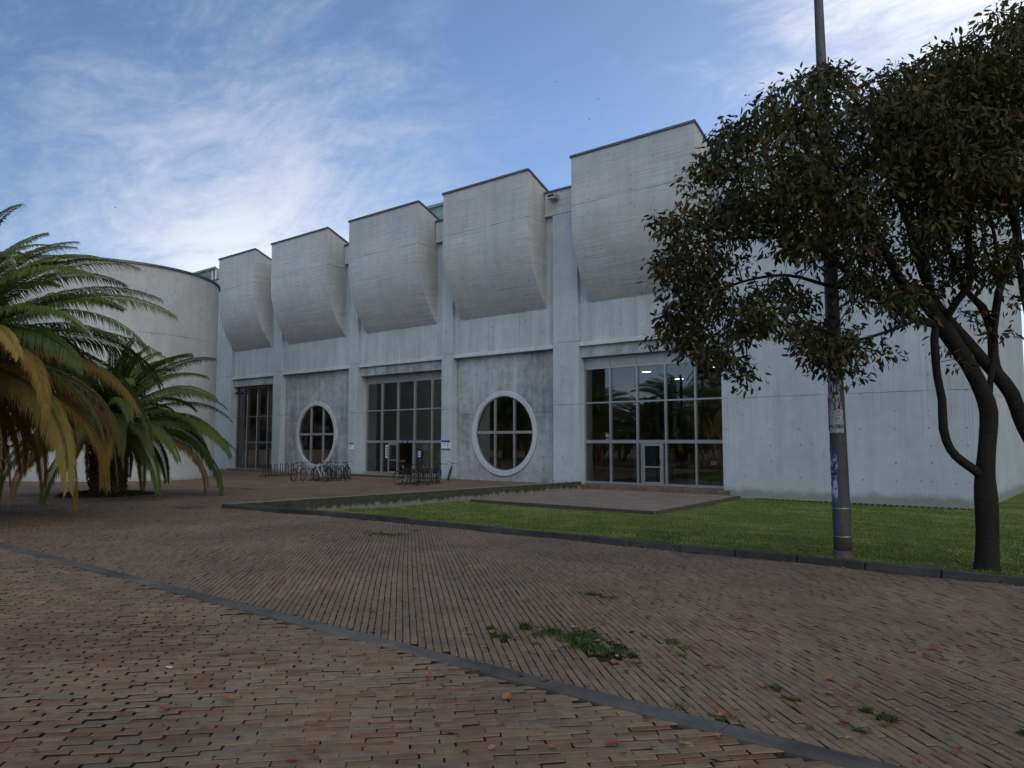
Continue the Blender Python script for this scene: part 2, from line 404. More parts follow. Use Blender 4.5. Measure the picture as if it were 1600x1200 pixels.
def lawnmat():
    t = NT('mown_lawn'); p = t.pos()
    a = t.noise(t.map(p, (0.35, 1.6, 1)), 0.9, 5, 0.65); b = t.noise(p, 14, 5, 0.7); c3 = t.noise(p, 90, 3, 0.7)
    c = t.mix(t.rng(a, 0.35, 0.68), (0.070, 0.102, 0.020), (0.170, 0.190, 0.065))
    bare = t.rng(t.noise(p, 2.3, 6, 0.7), 0.60, 0.70)
    c = t.mix(t.m('MULTIPLY', bare, 0.6), c, (0.085, 0.070, 0.042))
    c = t.scale(c, t.m('MULTIPLY', t.rng(b, 0.2, 0.8, 0.7, 1.3), t.rng(c3, 0.2, 0.8, 0.6, 1.4)))
    t.col(c); t.bump(t.m('ADD', b, c3), 0.8, 0.03)
    return t.set(0.95, 0, 0.1)
M['lawn'] = lawnmat()
def leafy(name, stops, rough=0.55, trans=0.3, attr='tone', spec=0.35):
    t = NT(name); c = t.ramp(t.attr(attr), stops); t.col(c); t.set(rough, 0, spec)
    if trans:
        tl = t.N.new('ShaderNodeBsdfTranslucent'); t.L.new(t.scale(c, 1.3), tl.inputs[0])
        mx = t.N.new('ShaderNodeMixShader'); mx.inputs[0].default_value = trans
        t.L.new(t.b.outputs[0], mx.inputs[1]); t.L.new(tl.outputs[0], mx.inputs[2]); t.L.new(mx.outputs[0], t.out.inputs[0])
    return t.mat
M['blade'] = leafy('grass_blade', [(0, (0.055, 0.088, 0.015)), (0.5, (0.115, 0.150, 0.028)), (0.85, (0.20, 0.215, 0.06)), (1, (0.28, 0.25, 0.11))], 0.7, 0.2)
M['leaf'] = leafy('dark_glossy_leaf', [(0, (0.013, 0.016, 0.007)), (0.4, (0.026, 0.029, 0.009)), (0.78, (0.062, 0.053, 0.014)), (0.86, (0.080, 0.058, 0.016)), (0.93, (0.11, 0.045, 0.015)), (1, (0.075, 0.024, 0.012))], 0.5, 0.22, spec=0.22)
M['weed'] = leafy('weed_leaf', [(0, (0.020, 0.034, 0.008)), (0.5, (0.050, 0.078, 0.016)), (0.8, (0.090, 0.10, 0.028)), (1, (0.20, 0.14, 0.07))], 0.7, 0.15)
M['frond'] = leafy('palm_frond_green', [(0, (0.030, 0.052, 0.009)), (0.5, (0.066, 0.092, 0.015)), (1, (0.118, 0.128, 0.026))], 0.55, 0.18, spec=0.2)
M['dryfrond'] = leafy('palm_frond_yellow', [(0, (0.16, 0.086, 0.030)), (0.3, (0.23, 0.135, 0.026)), (0.65, (0.20, 0.150, 0.028)), (1, (0.095, 0.110, 0.022))], 0.6, 0.2)
def bark(name, a, b, sc=6):
    t = NT(name); p = t.obj()
    n = t.noise(t.map(p, (1, 1, 0.30)), sc, 8, 0.75, 0.6); n2 = t.noise(p, 1.7, 4, 0.6); n3 = t.noise(t.map(p, (1, 1, 3.5)), 7, 4, 0.7)
    c = t.mix(t.m('ADD', t.m('MULTIPLY', n, 0.8), t.m('MULTIPLY', n2, 0.3)), a, b)
    lic = t.m('MULTIPLY', t.rng(t.noise(p, 5.5, 6, 0.75), 0.60, 0.70), 0.55)
    c = t.mix(lic, c, (0.085, 0.088, 0.070)); c = t.mix(t.m('MULTIPLY', t.rng(n3, 0.58, 0.66), 0.5), c, (0.008, 0.007, 0.006))
    t.col(c); t.bump(t.m('ADD', n, t.m('MULTIPLY', n3, 0.5)), 1.0, 0.05); return t.set(0.95, 0, 0.12)
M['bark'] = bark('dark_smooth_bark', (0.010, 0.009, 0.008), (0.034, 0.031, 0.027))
M['palmbark'] = bark('palm_leaf_base_bark', (0.016, 0.013, 0.011), (0.085, 0.060, 0.042), 4)

# ------------------------------------------------------------ ground
def sheet(name, poly_pts, mat, thick=0, **k):
    b = MB(); b.add(poly_pts, [tuple(range(len(poly_pts)))]); return b.build(name, mat, **k)
KY = 11.9
def kerb_y(X):      # front face of the lawn kerb
    return 11.35 + 0.6*min(max((X+19.9)/5.5, 0), 1)
g = MB()
g.quad((-1200, -1200, -0.9), (1200, -1200, -0.9), (1200, 1200, -0.9), (-1200, 1200, -0.9))
g.build('ground', M['soil'], kind='structure')
# textured plaza: sheets around the laid-brick patch X -24..6, Y -1..KY
BX0, BX1, BY0 = -24.0, 6.0, -1.0
p = MB()
def pz(x, y, dz=0): return (x, y, gz(y)+dz)
def strip(b, x0, x1, ys, dz=0):
    for a, c in zip(ys[:-1], ys[1:]): b.quad(pz(x0, a, dz), pz(x1, a, dz), pz(x1, c, dz), pz(x0, c, dz))
strip(p, -140, BX0, [-120, 0, 20, 29.9, 60])
strip(p, BX0, 120, [-120, BY0]); strip(p, BX1, 120, [BY0, 0, KY])
strip(p, BX0, -20.0, [KY, 20, 29.9])
p.build('plaza_paving', M['pave'], kind='structure')
b = MB(); strip(b, BX0-0.02, BX1+0.02, [BY0-0.02, 0, KY+0.3], -0.016); b.build('paving_bed', M['soil'], kind='structure')
# laid bricks
def bricks():
    out = []
    for side in (0, 1):
        L_, W_, G, GE = (0.252, 0.0590, 0.0068, 0.013) if side == 0 else (0.256, 0.0580, 0.0092, 0.0095)
        ang = R(137.5) if side == 0 else R(47.5)
        u = np.array((math.cos(ang), math.sin(ang))); v = np.array((-u[1], u[0]))
        ylo, yhi = (4.53, KY+0.12) if side == 0 else (BY0+0.02, 4.33)
        cx, cy = (BX0+BX1)/2, (ylo+yhi)/2; ext = 24
        nr = int(2*ext/(W_+G)); nc = int(2*ext/(L_+GE))
        J, I = np.meshgrid(np.arange(nr)-nr//2, np.arange(nc)-nc//2, indexing='ij')
        off = np.where(J % 2 == 0, 0.0, 0.5) + rng.normal(0, 0.05 if side == 0 else 0.07, J.shape[0])[:, None]*np.ones_like(J)
        uu = (I+off)*(L_+GE); vv = J*(W_+G)
        X = cx+uu*u[0]+vv*v[0]; Y = cy+uu*u[1]+vv*v[1]
        # slow settlement wander of the courses
        X = X + 0.02*np.sin(Y*1.3+X*0.4); Y = Y + 0.02*np.sin(X*0.9)
        k = (X > BX0) & (X < BX1) & (Y > ylo-0.02) & (Y < yhi+0.02)
        # a few lost bricks, more where weeds have taken over
        lost = np.zeros(X.shape, bool)
        for (wx, wy, wr) in ((-3.9, 5.75, 0.33), (-3.45, 5.5, 0.25), (-4.5, 5.3, 0.14), (-4.9, 7.5, 0.18), (-2.03, 5.4, 0.12), (-11.7, 10.1, 0.3)):
            lost |= ((X-wx)**2+(Y-wy)**2 < wr**2) & (rng.random(X.shape) < 0.35)
        k &= ~lost
        out.append((X[k], Y[k], np.full(k.sum(), ang), side, L_, W_))
    V = []; F = []; T = []; MI = []
    for X, Y, A, side, L_, W_ in out:
        n = len(X)
        A = A + rng.normal(0, 0.012, n)
        l = (L_ + rng.normal(0, 0.007, n))/2; wd = (W_+rng.normal(0, 0.002, n))/2
        cu, su = np.cos(A), np.sin(A)
        zc = np.array([gz(y) for y in Y]) + rng.normal(0, 0.002, n) + 0.009*np.sin(X*2.1+Y*0.6)*np.cos(Y*1.7-X*0.5)
        ta = rng.normal(0, 0.012, n); tb = rng.normal(0, 0.034, n)
        vs = np.zeros((n, 8, 3))
        ch = 0.0
        for i, (a_, b_) in enumerate(((-1, -1), (1, -1), (1, 1), (-1, 1))):
            jx = 1+rng.normal(0, 0.015, n)
            x = X + a_*l*jx*cu - b_*wd*su; y = Y + a_*l*jx*su + b_*wd*cu
            z = zc + a_*l*ta + b_*wd*tb
            vs[:, i, 0] = x; vs[:, i, 1] = y; vs[:, i, 2] = z-0.04
            q = 0.004
            x2 = X + a_*(l*jx-q)*cu - b_*(wd-q)*su; y2 = Y + a_*(l*jx-q)*su + b_*(wd-q)*cu
            vs[:, 4+i, 0] = x2; vs[:, 4+i, 1] = y2; vs[:, 4+i, 2] = z
        # middle ring for a worn arris
        mid = vs[:, :4].copy(); mid[:, :, 2] = vs[:, 4:, 2]-0.005
        vs = np.concatenate([vs[:, :4], mid, vs[:, 4:]], axis=1)   # 12 verts
        base = sum(len(q) for q in V)
        idx = base + np.arange(n)[:, None]*12
        quads = []
        for i in range(4):
            j = (i+1) % 4
            quads.append(np.concatenate([idx+i, idx+j, idx+4+j, idx+4+i], 1)); quads.append(np.concatenate([idx+4+i, idx+4+j, idx+8+j, idx+8+i], 1))
        quads.append(np.concatenate([idx+8, idx+9, idx+10, idx+11], 1))
        V.append(vs.reshape(-1, 3)); F += quads
        for i in range(9): MI.append(np.full(n, 1 if (i < 8 and i % 2 == 0) else 0))
        tn = np.clip(rng.beta(1.6, 1.6, n) + (0.0 if side == 0 else -0.05), 0, 1)
        if side == 0: tn = 0.5+(tn-0.5)*0.72
        # runs of redder bricks
        red = (np.sin(X*0.8+Y*0.5)+np.sin(Y*1.9-X*0.3) > 1.0) & (rng.random(n) < (0.10 if side == 0 else 0.45))
        tn = np.where(red, rng.uniform(0, 0.3, n), tn)
        for _ in range(9): T.append(tn)
    return np.concatenate(V), np.concatenate(F), np.concatenate(T), np.concatenate(MI)
bv, bf, bt, bmi = bricks()
bo = npmesh('brick_paving', bv, bf, [M['brick'], M['soil']], {'tone': bt}, kind='structure')
bo.data.polygons.foreach_set('material_index', bmi.astype(np.int32)); bo.data.update()
# concrete band between the two brick fields
M['band'] = concrete('drain_band_concrete', (0.080, 0.074, 0.064), 'h', 0.45, ribamt=0.02, stain=1.2)
b = MB(); x = -60.0
while x < 30:
    L_ = 1.0 if x > -25 else 4.0; dz = random.uniform(-0.002, 0.003); dy = random.uniform(-0.006, 0.006)
    b.box(x, x+L_-0.006, 4.335+dy, 4.525+dy, gz(4.4)-0.06, gz(4.4)+0.010+dz); x += L_
b.build('drainage_band', M['band'], kind='structure', bevel=0.006)
# lawn
def lawn_z(X, Y):
    k = min(max((-7.5-X)/8.0, 0), 1); z0 = -0.17-0.26*k*k*(3-2*k)
    t = min(max((Y-12.1)/(8.5-2.5*k), 0), 1); t = t*t*(3-2*t)
    return z0+(-0.612-z0)*t
def lawn():
    xs = np.concatenate([np.arange(-19.85, 12, 0.5), [20, 40, 80]]); ys = np.concatenate([np.arange(11.55, 30.6, 0.5), [34, 40, 60, 90]])
    V = []; 
    for y in ys:
        for x in xs:
            yy = max(y, kerb_y(x)+0.10) if y < 12.4 else y
            V.append((x, yy, lawn_z(x, yy)+0.02*math.sin(x*0.7)*math.cos(y*0.5)))
    n = len(xs); F = [(j*n+i, j*n+i+1, (j+1)*n+i+1, (j+1)*n+i) for j in range(len(ys)-1) for i in range(n-1)]
    b = MB(); b.smooth = True; b.add(V, F); b.build('lawn', M['lawn'], kind='structure')
lawn()
def blades(n, xr, yr, h, zf, name, lab=None, mat=None, keep=None):
    X = rng.uniform(xr[0], xr[1], n); Y = yr[0]+(yr[1]-yr[0])*rng.random(n)**1.5
    if keep is not None:
        k = keep(X, Y); X, Y = X[k], Y[k]; n = len(X)
    Z = np.array([zf(x, y) for x, y in zip(X, Y)])
    a = rng.uniform(0, 2*math.pi, n); hh = h*rng.uniform(0.5, 1.4, n); ww = 0.006+0.004*rng.random(n)
    ww *= 1.8
    l = rng.normal(0, 0.45, (n, 2))*hh[:, None]
    V = np.zeros((n, 3, 3))
    V[:, 0] = np.stack([X-ww*np.cos(a), Y-ww*np.sin(a), Z-0.01], 1); V[:, 1] = np.stack([X+ww*np.cos(a), Y+ww*np.sin(a), Z-0.01], 1)
    V[:, 2] = np.stack([X+l[:, 0], Y+l[:, 1], Z+hh], 1)
    F = np.arange(n*3).reshape(-1, 3)
    patch = np.zeros(n); r2 = np.random.default_rng(3)
    for i_ in range(16):
        kx, ky = r2.normal(0, 1.1, 1)*(1.3**(i_*0.5)), r2.normal(0, 1.9, 1)*(1.3**(i_*0.5)); patch += np.sin(X*kx+Y*ky+r2.uniform(0, 6.3))*0.16
    tn = np.clip(rng.beta(2, 3, n)+patch*0.42, 0, 1)
    V[:, :, 2] -= np.where(patch < -0.45, 0.018, 0)[:, None]
    return npmesh(name, V.reshape(-1, 3), F, mat or M['blade'], {'tone': tn}, kind='stuff', label=lab, cat='grass')
blades(170000, (-19.8, 3.5), (12.05, 29.4), 0.035, lambda x, y: lawn_z(x, y)+0.02*math.sin(x*0.7)*math.cos(y*0.5), 'grass', 'short mown grass with pale streaks covering the lawn before the building',
       keep=lambda X, Y: ~((X > -19.4) & (X < -11.5) & (Y > 20.9)))
blades(16000, (-16, 3.5), (12.03, 12.25), 0.06, lambda x, y: lawn_z(x, y)+0.01, 'long_grass', 'longer grass fringe spilling over the inner side of the kerb')
# kerb stones
M['kerb'] = concrete('dark_worn_kerb', (0.048, 0.048, 0.046), 'h', 0.35, ribamt=0.04, stain=0.5)
b = MB(); x = -19.98
while x < 14:
    L_ = 0.98; y0 = kerb_y(x); y1 = kerb_y(x+L_); z0 = gz(11.9)-0.1; z1 = -0.115+random.uniform(-0.006, 0.006)
    if x < -14: z1 = -0.10
    d = 0.13; j = random.uniform(-0.008, 0.008)
    gp = 0.008
    b.add([(x+gp, y0+j, z0), (x+L_, y1+j, z0), (x+L_, y1+d+j, z0), (x+gp, y0+d+j, z0), (x+gp, y0+j, z1), (x+L_, y1+j, z1), (x+L_, y1+d+j, z1), (x+gp, y0+d+j, z1)],
          [(0,3,2,1),(4,5,6,7),(0,1,5,4),(1,2,6,5),(2,3,7,6),(3,0,4,7)])
    x += 0.99
b.build('kerb', M['kerb'], kind='structure', bevel=0.012)
# low wall between plaza and lawn
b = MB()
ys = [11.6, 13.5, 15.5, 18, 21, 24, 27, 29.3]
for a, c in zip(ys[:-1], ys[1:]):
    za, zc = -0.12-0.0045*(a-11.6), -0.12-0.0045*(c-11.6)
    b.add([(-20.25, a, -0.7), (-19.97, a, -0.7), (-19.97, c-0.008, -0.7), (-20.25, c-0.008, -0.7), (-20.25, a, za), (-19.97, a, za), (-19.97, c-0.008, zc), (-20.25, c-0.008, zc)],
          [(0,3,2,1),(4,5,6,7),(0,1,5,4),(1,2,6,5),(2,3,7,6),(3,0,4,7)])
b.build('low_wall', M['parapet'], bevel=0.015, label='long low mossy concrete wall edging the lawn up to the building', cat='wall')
M['terr_top'] = simple('smooth_terrace_brick', (0.160, 0.130, 0.108), 0.8, 0, 0.2, 1.5, 0.3)
# brick terrace before the big window
M['edgebrick'] = simple('dark_edge_brick', (0.070, 0.056, 0.048), 0.85, 0, 0.3, 9.0, 0.2)
M['terrace'] = simple('terrace_brick', (0.13, 0.095, 0.075), 0.85, 0, 0.3, 3.0, 0.2)
b = MB(); zt = -2.15+EYE
P0 = [(-19.25, 21.0), (-11.55, 20.95), (-12.25, 29.05), (-19.9, 29.05)]
b.add([(x, y, zt-0.15) for x, y in P0]+[(x, y, zt) for x, y in P0], [(0,3,2,1),(4,5,6,7),(0,1,5,4),(1,2,6,5),(2,3,7,6),(3,0,4,7)])
b.build('brick_terrace', M['terr_top'], kind='structure')
b = MB(); n = 110
for i in range(n):           # soldier bricks along the front and the right edge
    x = -19.25+7.7*i/n; b.box(x, x+0.062, 20.90, 20.99, zt-0.14+random.uniform(-.004, .004), zt+0.006)
for i in range(30):
    t = i/30; x = -11.5-0.7*t; y = 21.0+8.0*t; b.box(x-0.08, x+0.01, y, y+0.25, zt-0.14, zt+0.006)
b.build('terrace_edging', M['edgebrick'], kind='structure')
b = MB()
x = -20.1
while x < -13.0: b.box(x, x+0.235, 29.28, 30.05, zt-0.1, -1.985+EYE+random.uniform(-.003, .003)); x += 0.243
b.build('window_step', M['terrace'], kind='structure')
b = MB(); b.box(-36.55, -29.4, 28.9, 30.4, -0.5, -0.285); b.box(-50.9, -45.75, 29.2, 30.3, -0.5, -0.30)
b.build('entrance_step', M['parapet'], kind='structure', bevel=0.01)
# small covers in the paving
b = MB(); b.box(-20.9, -20.2, 10.45, 11.15, gz(10.8)-0.01, gz(10.8)+0.012); b.build('manhole_cover', M['band'], label='square grey drain cover in the brick paving by the end of the low wall', cat='manhole cover', bevel=0.004)

# ------------------------------------------------------------ the main building
def Z(r): return r+EYE
lib = empty('library_building', (-32, 30, -0.4), label='long pale concrete building with five curved overhanging boxes and round windows', cat='building')
def bb(mb, name, mat, parent=lib, bevel=0, **k):
    o = mb.build(name, mat, None, bevel, **k); o.parent = parent
    # keep world placement under moved parents
    par = parent; m = Matrix()
    while par is not None: m = Matrix.Translation(par.location) @ m; par = par.parent
    o.matrix_parent_inverse = m.inverted(); return o
YP = 29.5
piers = [(-52.6, -51.1, 0.8), (-45.67, -44.72, 0.5), (-37.42, -36.62, 0.85), (-29.36, -28.55, 0.8), (-21.73, -20.26, 0.7)]
for i, (a, c, dp) in enumerate(piers):
    b = MB(); b.box(a, c, YP, YP+0.9, -0.7, Z(11.15))
    if i == 4: pass
    bb(b, 'pier', M['wall'], bevel=0.012)
# cap beams between the overhanging boxes
for a, c in ((-29.88, -28.1), (-22.20, -19.72), (-38.0, -36.0), (-46.05, -44.2)):
    b = MB(); b.box(a, c, YP-0.012, YP+1.0, Z(11.16), Z(12.33)); bb(b, 'cap_beam', M['shell'], bevel=0.01)
    b = MB(); b.box(a-0.02, c+0.02, YP-0.07, YP+1.0, Z(12.332), Z(12.42)); bb(b, 'cap_coping', M['coping'])
# upper wall bands between piers, ledge, lintel
bays = [(-51.1, -45.67), (-44.72, -37.42), (-36.62, -29.36), (-28.55, -21.73), (-20.26, -13.1)]
for i, (a, c) in enumerate(bays):
    b = MB(); b.box(a, c, YP+0.22, YP+0.8, Z(4.73), Z(11.15)); bb(b, 'upper_wall', M['upwall'])
    b = MB(); b.box(a+0.002, c-0.002, YP+0.08, YP+0.8, Z(4.53), Z(4.728)); bb(b, 'ledge', M['ledge'], bevel=0.02)
    if i in (0, 2, 4):
        b = MB(); b.box(a+0.003, c-0.003, YP+0.24, YP+1.1, Z(4.0), Z(4.528)); bb(b, 'lintel', M['rough'], bevel=0.01)
# round-window panels: plate with a circular opening
def round_panel(x0, x1, y0, y1, z0, z1, cx, cz, r, n=48):
    vs = []; fs = []
    def rim(a):   # point on rectangle in direction a
        dx, dz = math.cos(a), math.sin(a); t = 1e9
        if dx > 1e-9: t = min(t, (x1-cx)/dx)
        if dx < -1e-9: t = min(t, (x0-cx)/dx)
        if dz > 1e-9: t = min(t, (z1-cz)/dz)
        if dz < -1e-9: t = min(t, (z0-cz)/dz)
        return cx+dx*t, cz+dz*t
    angs = sorted([2*math.pi*k/n for k in range(n)] + [math.atan2(zz-cz, xx-cx) % (2*math.pi) for xx in (x0, x1) for zz in (z0, z1)])
    m = len(angs)
    for y in (y0, y1):
        for a in angs: vs.append((cx+r*math.cos(a), y, cz+r*math.sin(a)))
        for a in angs: q = rim(a); vs.append((q[0], y, q[1]))
    for k in range(m):
        k2 = (k+1) % m
        fs.append((k, k2, m+k2, m+k)); fs.append((2*m+k, 3*m+k, 3*m+k2, 2*m+k2)); fs.append((k, 2*m+k, 2*m+k2, k2))
    return vs, fs
for (a, c), cx in (((-44.72, -37.42), -41.2), ((-28.55, -21.73), -25.2)):
    cz = Z(0.43); r = 1.9
    vs, fs = round_panel(a+0.002, c-0.002, YP+0.40, YP+0.75, -0.7, Z(4.528), cx, cz, r); b = MB(); b.add(vs, fs)
    bb(b, 'rough_panel', M['rough'])
    win = empty('round_window', (cx, YP+0.4, cz)); win.parent = lib; win.matrix_parent_inverse = Matrix.Translation(lib.location).inverted()
    def ch(mb, name, mat, bev=0, par=win):
        o = mb.build(name, mat, None, bev); o.parent = par; return o
    b = MB(); b.smooth = False; n = 72      # stepped ring: outer lip, inner reveal
    prof = [(2.20, 0.0), (2.20, -0.055), (2.185, -0.07), (1.95, -0.07), (1.935, -0.06), (1.92, 0.25), (1.95, 0.25)]
    vs = []; fs = []
    for q, y in prof:
        for k in range(n): an = 2*math.pi*k/n; vs.append((q*math.cos(an), y, q*math.sin(an)))
    for i in range(len(prof)-1):
        for k in range(n): fs.append((i*n+k, i*n+(k+1) % n, (i+1)*n+(k+1) % n, (i+1)*n+k))
    b.add(vs, fs); ch(b, 'frame', M['ring'])
    b = MB()
    for xx in (-0.64, 0.66):
        hh = math.sqrt(1.92**2-xx**2)+0.0; b.box(xx-0.045, xx+0.045, 0.02, 0.13, -hh, hh)
    ch(b, 'mullion', M['alu'])
    b = MB(); b.box(-1.92, 1.92, 0.0, 0.14, -0.02, 0.12); ch(b, 'transom', M['alu'])
    b = MB(); b.torus((0, 0.08, 0), 1.90, 0.04, 'Y', 64, 6); ch(b, 'inner_frame', M['aludark'])
    b = MB(); n = 64; b.add([(1.93*math.cos(2*math.pi*k/n), 0.09, 1.93*math.sin(2*math.pi*k/n)) for k in range(n)], [tuple(range(n))]); ch(b, 'pane', M['glass'])
# window walls
def window_wall(x0, x1, nb, yg, z0, rows, top, mat, spand, door=None):
    """rows: transom heights; door=(bay index, kind)"""
    e = empty('window_wall', (x0, yg, z0)); e.parent = lib; e.matrix_parent_inverse = Matrix.Translation(lib.location).inverted()
    W = (x1-x0)/nb; H = top-z0
    def ch(mb, name, m, bev=0):
        o = mb.build(name, m, None, bev); o.parent = e; return o
    f = MB()
    for k in range(nb+1):
        w_ = 0.04 if 0 < k < nb else 0.055; f.box(k*W-w_, k*W+w_, -0.09, 0.07, 0, H)
    zs = [0.0]+[q-z0 for q in rows]+[H]
    for i, z in enumerate(zs):
        t = 0.06 if i in (0,) else (0.075 if i == 1 else 0.035)
        for k in range(nb):
            if i == 0 and door and door[0] == k and door[1] == 'open': continue
            xa, xb = k*W+(0.056 if k == 0 else 0.041), (k+1)*W-(0.056 if k == nb-1 else 0.041)
            z_ = min(max(z, t), H-t); f.box(xa, xb, -0.07, 0.06, z_-t, z_+t)
    ch(f, 'frame', mat)
    for k in range(nb):
        for i in range(len(zs)-1):
            if i == 0 and door and door[0] == k: continue
            g_ = MB(); g_.quad((k*W+.03, 0.0, zs[i]+.02), ((k+1)*W-.03, 0.0, zs[i]+.02), ((k+1)*W-.03, 0.0, zs[i+1]-.02), (k*W+.03, 0.0, zs[i+1]-.02)); ch(g_, 'pane', M['glass'])
    if spand:
        for k in range(nb):
            s_ = MB(); s_.box(k*W+0.012, (k+1)*W-0.012, -0.05, 0.05, H+0.004, Z(4.0)-z0-0.004); ch(s_, 'spandrel_panel', M['spandrel'])
    return e, W
e5, W5 = window_wall(-20.25, -13.1, 5, 30.1, Z(-1.97), [Z(0), Z(1.83)], Z(3.5), M['alu'], True, (2, 'door'))
e3, W3 = window_wall(-36.6, -29.4, 5, 30.3, Z(-1.93), [Z(0), Z(1.88)], Z(3.6), M['alu'], True, (2, 'open'))
e1, W1 = window_wall(-50.98, -45.7, 4, 30.1, Z(-1.95), [Z(-0.05), Z(1.78)], Z(3.95), M['aludark'], False)
# silver mullion faces on the left window (bright verticals, dark transoms)
b = MB()
for k in range(5): b.box(-50.98+k*W1-0.025, -50.98+k*W1+0.025, 29.985, 30.008, Z(-1.93), Z(3.45))
bb(b, 'mullion_trim', M['alu'])
# glazed door of the big window
def door(x0, x1, y, z0, z1, name='door', rz=0, handle=True):
    d = empty(name, (x0, y, z0), rz); d.parent = lib; d.matrix_parent_inverse = Matrix.Translation(lib.location).inverted()
    w_ = x1-x0; h = z1-z0; f = MB()
    f.box(0, 0.09, -0.04, 0.04, 0, h); f.box(w_-0.09, w_, -0.04, 0.04, 0, h); f.box(0.091, w_-0.091, -0.038, 0.038, 0, 0.14); f.box(0.091, w_-0.091, -0.038, 0.038, h-0.1, h)
    f.box(0.091, w_-0.091, -0.03, 0.03, 0.78, 0.84)
    o = f.build('door_frame', M['alu'], None, 0.004); o.parent = d
    g_ = MB(); g_.quad((0.08, 0, 0.1), (w_-0.08, 0, 0.1), (w_-0.08, 0, h-0.08), (0.08, 0, h-0.08)); o = g_.build('pane', M['glass']); o.parent = d
    if handle:
        h_ = MB(); h_.tube([(w_-0.05, -0.05, 0.95), (w_-0.05, -0.10, 0.95), (w_-0.05, -0.10, 1.15), (w_-0.05, -0.05, 1.15)], 0.012, 6); o = h_.build('handle', M['black']); o.parent = d
    return d
xd = -20.25+2*W5
for q in (xd+0.17, xd+W5-0.22):
    f = MB(); f.box(q, q+0.07, 30.02, 30.15, Z(-1.97), Z(-0.08)); bb(f, 'door_jamb', M['alu'])
for q0, q1 in ((xd+0.04, xd+0.17), (xd+W5-0.15, xd+W5-0.04)):
    f = MB(); f.quad((q0, 30.1, Z(-1.95)), (q1, 30.1, Z(-1.95)), (q1, 30.1, Z(-0.05)), (q0, 30.1, Z(-0.05))); bb(f, 'side_pane', M['glass'])
door(xd+0.25, xd+W5-0.23, 30.07, Z(-1.94), Z(-0.09))
# entrance: sliding leaves pushed aside
xe = -36.6+2*W3
door(xe-0.75, xe+0.12, 30.18, Z(-1.90), Z(-0.1), handle=False); door(xe+W3-0.30, xe+W3+0.02, 30.42, Z(-1.90), Z(-0.1), handle=False)
# curved overhanging boxes
def overhang(x0, x1):
    e = empty('curved_overhang', (x0, YP-1.3, Z(6.58))); e.parent = lib; e.matrix_parent_inverse = Matrix.Translation(lib.location).inverted()
    W = x1-x0; H = 13.2-6.58; D = 1.52; hc = 3.85; Rr = (D*D+hc*hc)/(2*D)
    prof = [(D+0.04, 0.0), (D, 0.0)]         # y,z with y=0 the front face
    for i in range(1, 15):
        h = hc*(1-i/14); prof.append((Rr-math.sqrt(Rr*Rr-h*h), hc-h))
    prof += [(0.0, H), (3.4, H-0.43*3.4), (3.4, 0.0)]
    b = MB(); n = len(prof)
    vs = [(0, y, z) for y, z in prof]+[(W, y, z) for y, z in prof]
    for i in range(n):
        j = (i+1) % n; b.smooth = (2 <= i <= 13 or i == 1 and False)
        b.add([vs[i], vs[i+n], vs[j+n], vs[j]], [(0, 1, 2, 3)])
    b.smooth = False
    b.add(vs[:n], [tuple(range(n))]); b.add(vs[n:], [tuple(range(n))[::-1]])
    me_o = b.build('shell', M['shell']); me_o.parent = e
    bm = bmesh.new(); bm.from_mesh(me_o.data); bmesh.ops.remove_doubles(bm, verts=bm.verts, dist=1e-4); bmesh.ops.recalc_face_normals(bm, faces=bm.faces)
    for ed in bm.edges:
        if len(ed.link_faces) == 2 and ed.calc_face_angle(0) > R(25): ed.smooth = False
    bm.to_mesh(me_o.data); bm.free()
    c = MB(); k = 0.43
    t = 0.10; o_ = 0.06
    def cb(xa, xb, ya, yb):
        c.add([(xa, ya, H+0.003-k*max(ya, 0)), (xb, ya, H+0.003-k*max(ya, 0)), (xb, yb, H+0.003-k*yb), (xa, yb, H+0.003-k*yb),
               (xa, ya, H+t-k*max(ya, 0)), (xb, ya, H+t-k*max(ya, 0)), (xb, yb, H+t-k*yb), (xa, yb, H+t-k*yb)],
              [(0,3,2,1),(4,5,6,7),(0,1,5,4),(1,2,6,5),(2,3,7,6),(3,0,4,7)])
    cb(-o_, W+o_, -o_, 0.2); cb(-o_, 0.15, 0.201, 3.4); cb(W-0.15, W+o_, 0.201, 3.4)
    o = c.build('coping', M['coping']); o.parent = e
    # little bright clip seen on the coping
    return e
for a, c in ((-50.9, -46.15), (-44.18, -38.05), (-35.97, -29.93), (-28.02, -22.23), (-19.67, -13.46)): overhang(a, c)
# wall left of the first bay, block on the right, main body behind
b = MB(); b.box(-62, -52.6, YP+0.25, YP+0.9, -0.7, Z(12.4)); bb(b, 'end_wall', M['wall'])
b = MB(); b.box(-62, -52.55, YP+0.2, YP+0.95, Z(12.402), Z(12.48)); bb(b, 'wall_coping', M['coping'])
b = MB(); b.box(-52.6, -51.1, YP+0.9, YP+1.2, -0.7, Z(11.1)); bb(b, 'upper_wall', M['wall'])
b = MB(); b.box(-13.1, -4.0, YP, 44.0, -1.0, Z(12.45)); bb(b, 'side_block', M['wall'], bevel=0.02)
b = MB(); b.box(-13.15, -3.95, YP-0.06, 44.05, Z(12.452), Z(12.55)); bb(b, 'block_coping', M['coping'])
b = MB(); b.box(-61.9, -13.12, 38.5, 44.0, -1.0, Z(11.0)); b.box(-61.9, -13.12, 31.1, 38.49, Z(5.2), Z(11.0)); b.box(-61.9, -51.2, 30.5, 38.49, -1.0, Z(5.18))
bb(b, 'roof_volume', M['shell'])
